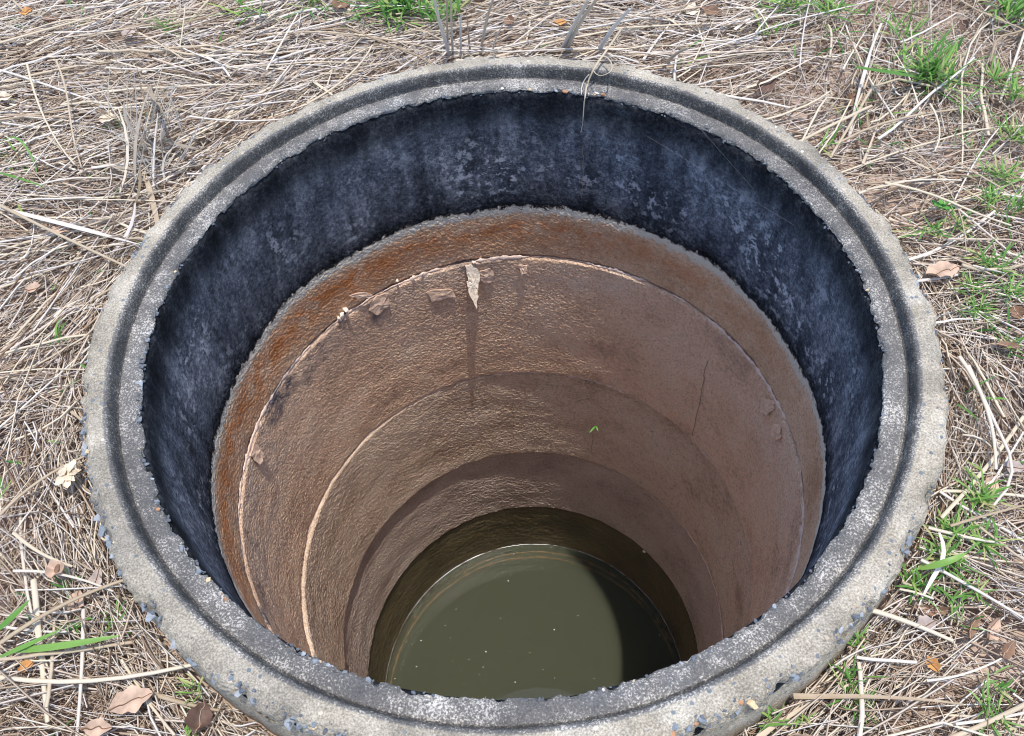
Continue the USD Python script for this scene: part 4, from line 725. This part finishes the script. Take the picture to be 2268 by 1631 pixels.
T = [
    (850, 18, 18, 80, 10, 'leafy green grass at the top edge, left part of the clump by the leftmost reed'),
    (955, 48, 16, 64, 9, 'green blades in front of the broad clump, close left of the leftmost reed'),
    (880, 50, 12, 60, 9, 'drooping green blades below the broad clump at the top edge'),
    (2245, 215, 16, 60, 8, 'green grass at the right edge just above the mossy grass'),
    (2190, 450, 18, 56, 7, 'bluish-green grass in front of the dense dark grass at the right edge'),
    (2235, 650, 20, 54, 7, 'green grass mat at the right edge, level with the large tan leaf'),
    (2180, 1200, 18, 60, 9, 'green leafy grass between the two green patches right of the rim'),
    (2062, 172, 46, 92, 10, 'big bright green grass tuft right of the rim, upper right'),
    (560, 22, 12, 90, 8, 'loose green grass blades at the top edge, upper left of the rim'),
    (690, 12, 14, 75, 9, 'green grass tuft at the top edge, left of the reeds, by a brown leaf'),
    (905, 22, 30, 85, 12, 'broad-bladed green grass clump at the top edge behind the leftmost reeds'),
    (1000, 22, 18, 70, 10, 'green grass tuft directly behind the brown reeds at the top'),
    (372, 68, 16, 48, 5, 'fine upright green grass at top left beside the white stalk stub'),
    (1745, 20, 22, 70, 8, 'green grass tuft at the top edge, right of the two top leaves'),
    (1842, 28, 18, 60, 8, 'green grass tuft at the top edge, halfway between rim top and right corner'),
    (2235, 28, 30, 80, 9, 'thick green grass tuft in the top right corner'),
    (1998, 82, 9, 75, 8, 'few tall green blades in a V above the big tuft'),
    (2140, 240, 8, 60, 7, 'sparse green blades just below and right of the big tuft'),
    (1700, 72, 8, 46, 8, 'short green blades near the top edge, below a denser tuft'),
    (1820, 325, 5, 50, 8, 'small green shoot growing against the rim at upper right'),
    (2016, 520, 4, 44, 9, 'green shoot of a few blades growing against the rim at right'),
    (2120, 500, 14, 46, 6, 'thin bluish-green grass right of the rim, by the crossing stalks'),
    (2170, 690, 26, 50, 6, 'low spreading green grass mat right of the large tan leaf'),
    (2150, 640, 20, 46, 6, 'low green grass directly above the spreading mat, right of the rim'),
    (2200, 590, 20, 54, 8, 'green grass near the right edge above the low mats'),
    (2215, 395, 24, 60, 7, 'dense dark green grass at the right edge, middle height of the straw bundle'),
    (2240, 300, 22, 56, 7, 'mossy green grass at the right edge below the top right corner'),
    (2250, 470, 16, 54, 7, 'green grass at the right edge, second clump below the corner moss'),
    (2165, 1105, 26, 66, 9, 'green leafy grass patch right of the rim beside the tan leaf'),
    (2105, 1180, 20, 60, 9, 'green grass growing up against the right rim'),
    (2085, 1240, 26, 62, 10, 'dark green broad grass against the rim, lower right'),
    (2025, 1290, 20, 66, 10, 'green grass clump touching the rim above the long rolled leaf'),
    (2150, 1310, 10, 62, 9, 'few long green blades near the right edge, lower right'),
    (2120, 1380, 6, 50, 8, 'small green sprout between dead leaves, lower right'),
    (1895, 1422, 8, 46, 8, 'small green shoots beside the rim, lower right'),
    (1878, 1515, 18, 60, 9, 'green grass tuft on bare soil at lower right'),
    (1900, 1560, 12, 46, 8, 'low green grass beside the bare-soil tuft, lower right'),
    (1700, 1600, 8, 66, 9, 'upright green blades beside the rim at the bottom edge'),
    (1775, 1590, 6, 40, 7, 'tiny green shoot at the bottom edge, right of upright blades'),
    (2190, 1580, 14, 70, 10, 'green grass tuft in the bottom right corner'),
    (2215, 1520, 10, 46, 8, 'pale green blades near the bottom right corner'),
    (170, 1390, 8, 38, 12, 'small bright green sprout in the straw at lower left'),
    (150, 1290, 6, 34, 7, 'two short green shoots below the orange-brown husk'),
    (250, 1370, 8, 40, 7, 'thin green shoots close to the rim stones at lower left'),
    (432, 1530, 10, 50, 7, 'green shoots beside the rim at the bottom, by the dark leaf'),
    (30, 350, 6, 46, 7, 'green shoot at the left edge, upper left'),
    (268, 275, 5, 28, 8, 'small green sprout at the foot of the dry clump'),
    (130, 745, 5, 30, 8, 'tiny green sprout in straw left of the rim'),
    (10, 1078, 5, 30, 8, 'tiny green sprout at the left edge, level with the pale flower'),
    (2060, 505, 12, 44, 6, 'thin green grass between rim and right edge, above the tan leaf'),
    (2200, 180, 16, 50, 7, 'green blades near the right edge, level with the big tuft'),
    (2240, 760, 10, 40, 7, 'short green blades at the right edge beside the brown leaf on bare soil'),
    (415, 1625, 6, 34, 8, 'small green shoots at the bottom edge under the dark leaf'),
]
for i, (x, y, n_, L, w, lab) in enumerate(T): tuft(x, y, n_, L, w, lab, 300 + i)
# long single green blades
def blade(pts, w, lab):
    P = bez([at(x, y, z) for x, y, z in pts], 12); v, f = ribbons(P[None], (w * np.sin(np.pi * np.linspace(.12, .99, 12)) ** .6)[None], .3)
    o = thing('grass_shoot', lab, 'grass shoot', P[0]); obj('blade', (v - P[0], f), M['grass'], o, True)
blade([(30, 1442, .05), (130, 1432, .06), (265, 1408, .055)], .0085, 'long wide green blade lying flat across straw, lower left')
blade([(0, 1456, .05), (70, 1425, .06), (135, 1395, .06)], .006, 'thin green blade crossing a wider one, lower left')
blade([(-10, 1400, .06), (25, 1370, .07), (65, 1330, .07)], .008, 'green blade poking in from the left edge, lower left')
blade([(0, 320, .06), (40, 308, .07), (60, 330, .06), (82, 385, .04)], .004, 'thin arched green blade at the left edge, upper left')
blade([(-5, 383, .05), (40, 395, .06), (100, 415, .05)], .005, 'thin green blade lying at the left edge below an arched one')
blade([(1895, 150, .08), (1990, 165, .07), (2050, 175, .04)], .010, 'long green blade reaching left out of the big tuft')
blade([(2040, 1260, .05), (2110, 1240, .07), (2140, 1225, .07)], .008, 'long green blade reaching right from the rim at lower right')
# scattered tiny shoots: nobody could count them
r_ = np.random.default_rng(17); PP, WW = [], []
def weight(x, y): return .10 + .9 * np.clip((x - .45) / .35, 0, 1) * (.35 + .65 * (vnoise(np.stack([x, y, 0 * x], -1) * 7, 91) > .5))
xs, ys = r_.uniform(-1.2, 1.3, 11000), r_.uniform(-.7, 1.2, 11000)
ok = (np.hypot(xs, ys) > .60) & (r_.random(11000) < weight(xs, ys) * .55); xs, ys = xs[ok], ys[ok]; n_ = len(xs)
cl_ = vnoise(np.stack([xs, ys, 0 * xs], -1) * 9, 93); xs, ys = xs[cl_ > .42], ys[cl_ > .42]; n_ = len(xs)
t = r_.uniform(0, 2 * np.pi, n_); L = r_.uniform(.012, .05, n_) * (1 + .35 * (xs > .6)); u = np.linspace(0, 1, 4)[None]; el = r_.uniform(.2, 1.1, n_)
P = np.stack([xs[:, None] + (L * np.cos(el) * np.cos(t))[:, None] * u, ys[:, None] + (L * np.cos(el) * np.sin(t))[:, None] * u, .026 + (L * np.sin(el))[:, None] * u * (1 - .4 * u)], -1)
v, f = ribbons(P, r_.uniform(.0018, .0042, n_)[:, None] * np.array([.7, 1, .8, .1])[None], .3)
tag(obj('short_grass', (v, f), M['grass_stuff'], smooth=True, rnd=np.repeat(np.random.default_rng(54).random(n_), 12)), 'tiny green shoots sprouting through the straw, mostly right of the well', 'grass', kind='stuff')

# small round-leaved weed at the right, sprout on the wall inside the well
def weed(name, lab, c, n_, L, seed, on=None):
    r = np.random.default_rng(seed); o = thing(name, lab, 'weed', c)
    for k_ in range(n_):
        v, f = leaf_mesh(L, L * .45, .1, seed + k_, .2); t = r.uniform(0, 2 * np.pi); e = r.uniform(.1, .6)
        v = v + [L * .55, 0, 0]; v = v @ np.array([[math.cos(e), 0, math.sin(e)], [0, 1, 0], [-math.sin(e), 0, math.cos(e)]]); v = v @ np.array([[math.cos(t), math.sin(t), 0], [-math.sin(t), math.cos(t), 0], [0, 0, 1]])
        obj('leaf', (v, f), M['weed'], o, True)
weed('weed_sprout', 'small round-leaved green weed right of the rim, below the straw bundle', at(2085, 460, .04), 8, .017, 600)
w = on_wall(1318, 944, .492); sd = thing('wall_seedling', 'tiny green seedling growing out of the well wall', 'seedling', w)
for k_, (dx, dz) in enumerate([(-.018, -.004), (.006, .002)]):
    P = np.array([[0, 0, 0], [dx * .5, -.012, dz + .006], [dx, -.02, dz + .003]]); v, f = ribbons(bez(P, 6)[None], (.005 * np.array([.4, .8, 1, .9, .6, .1]))[None], .3); obj('leaf', (v, f), M['weed'], sd, True)
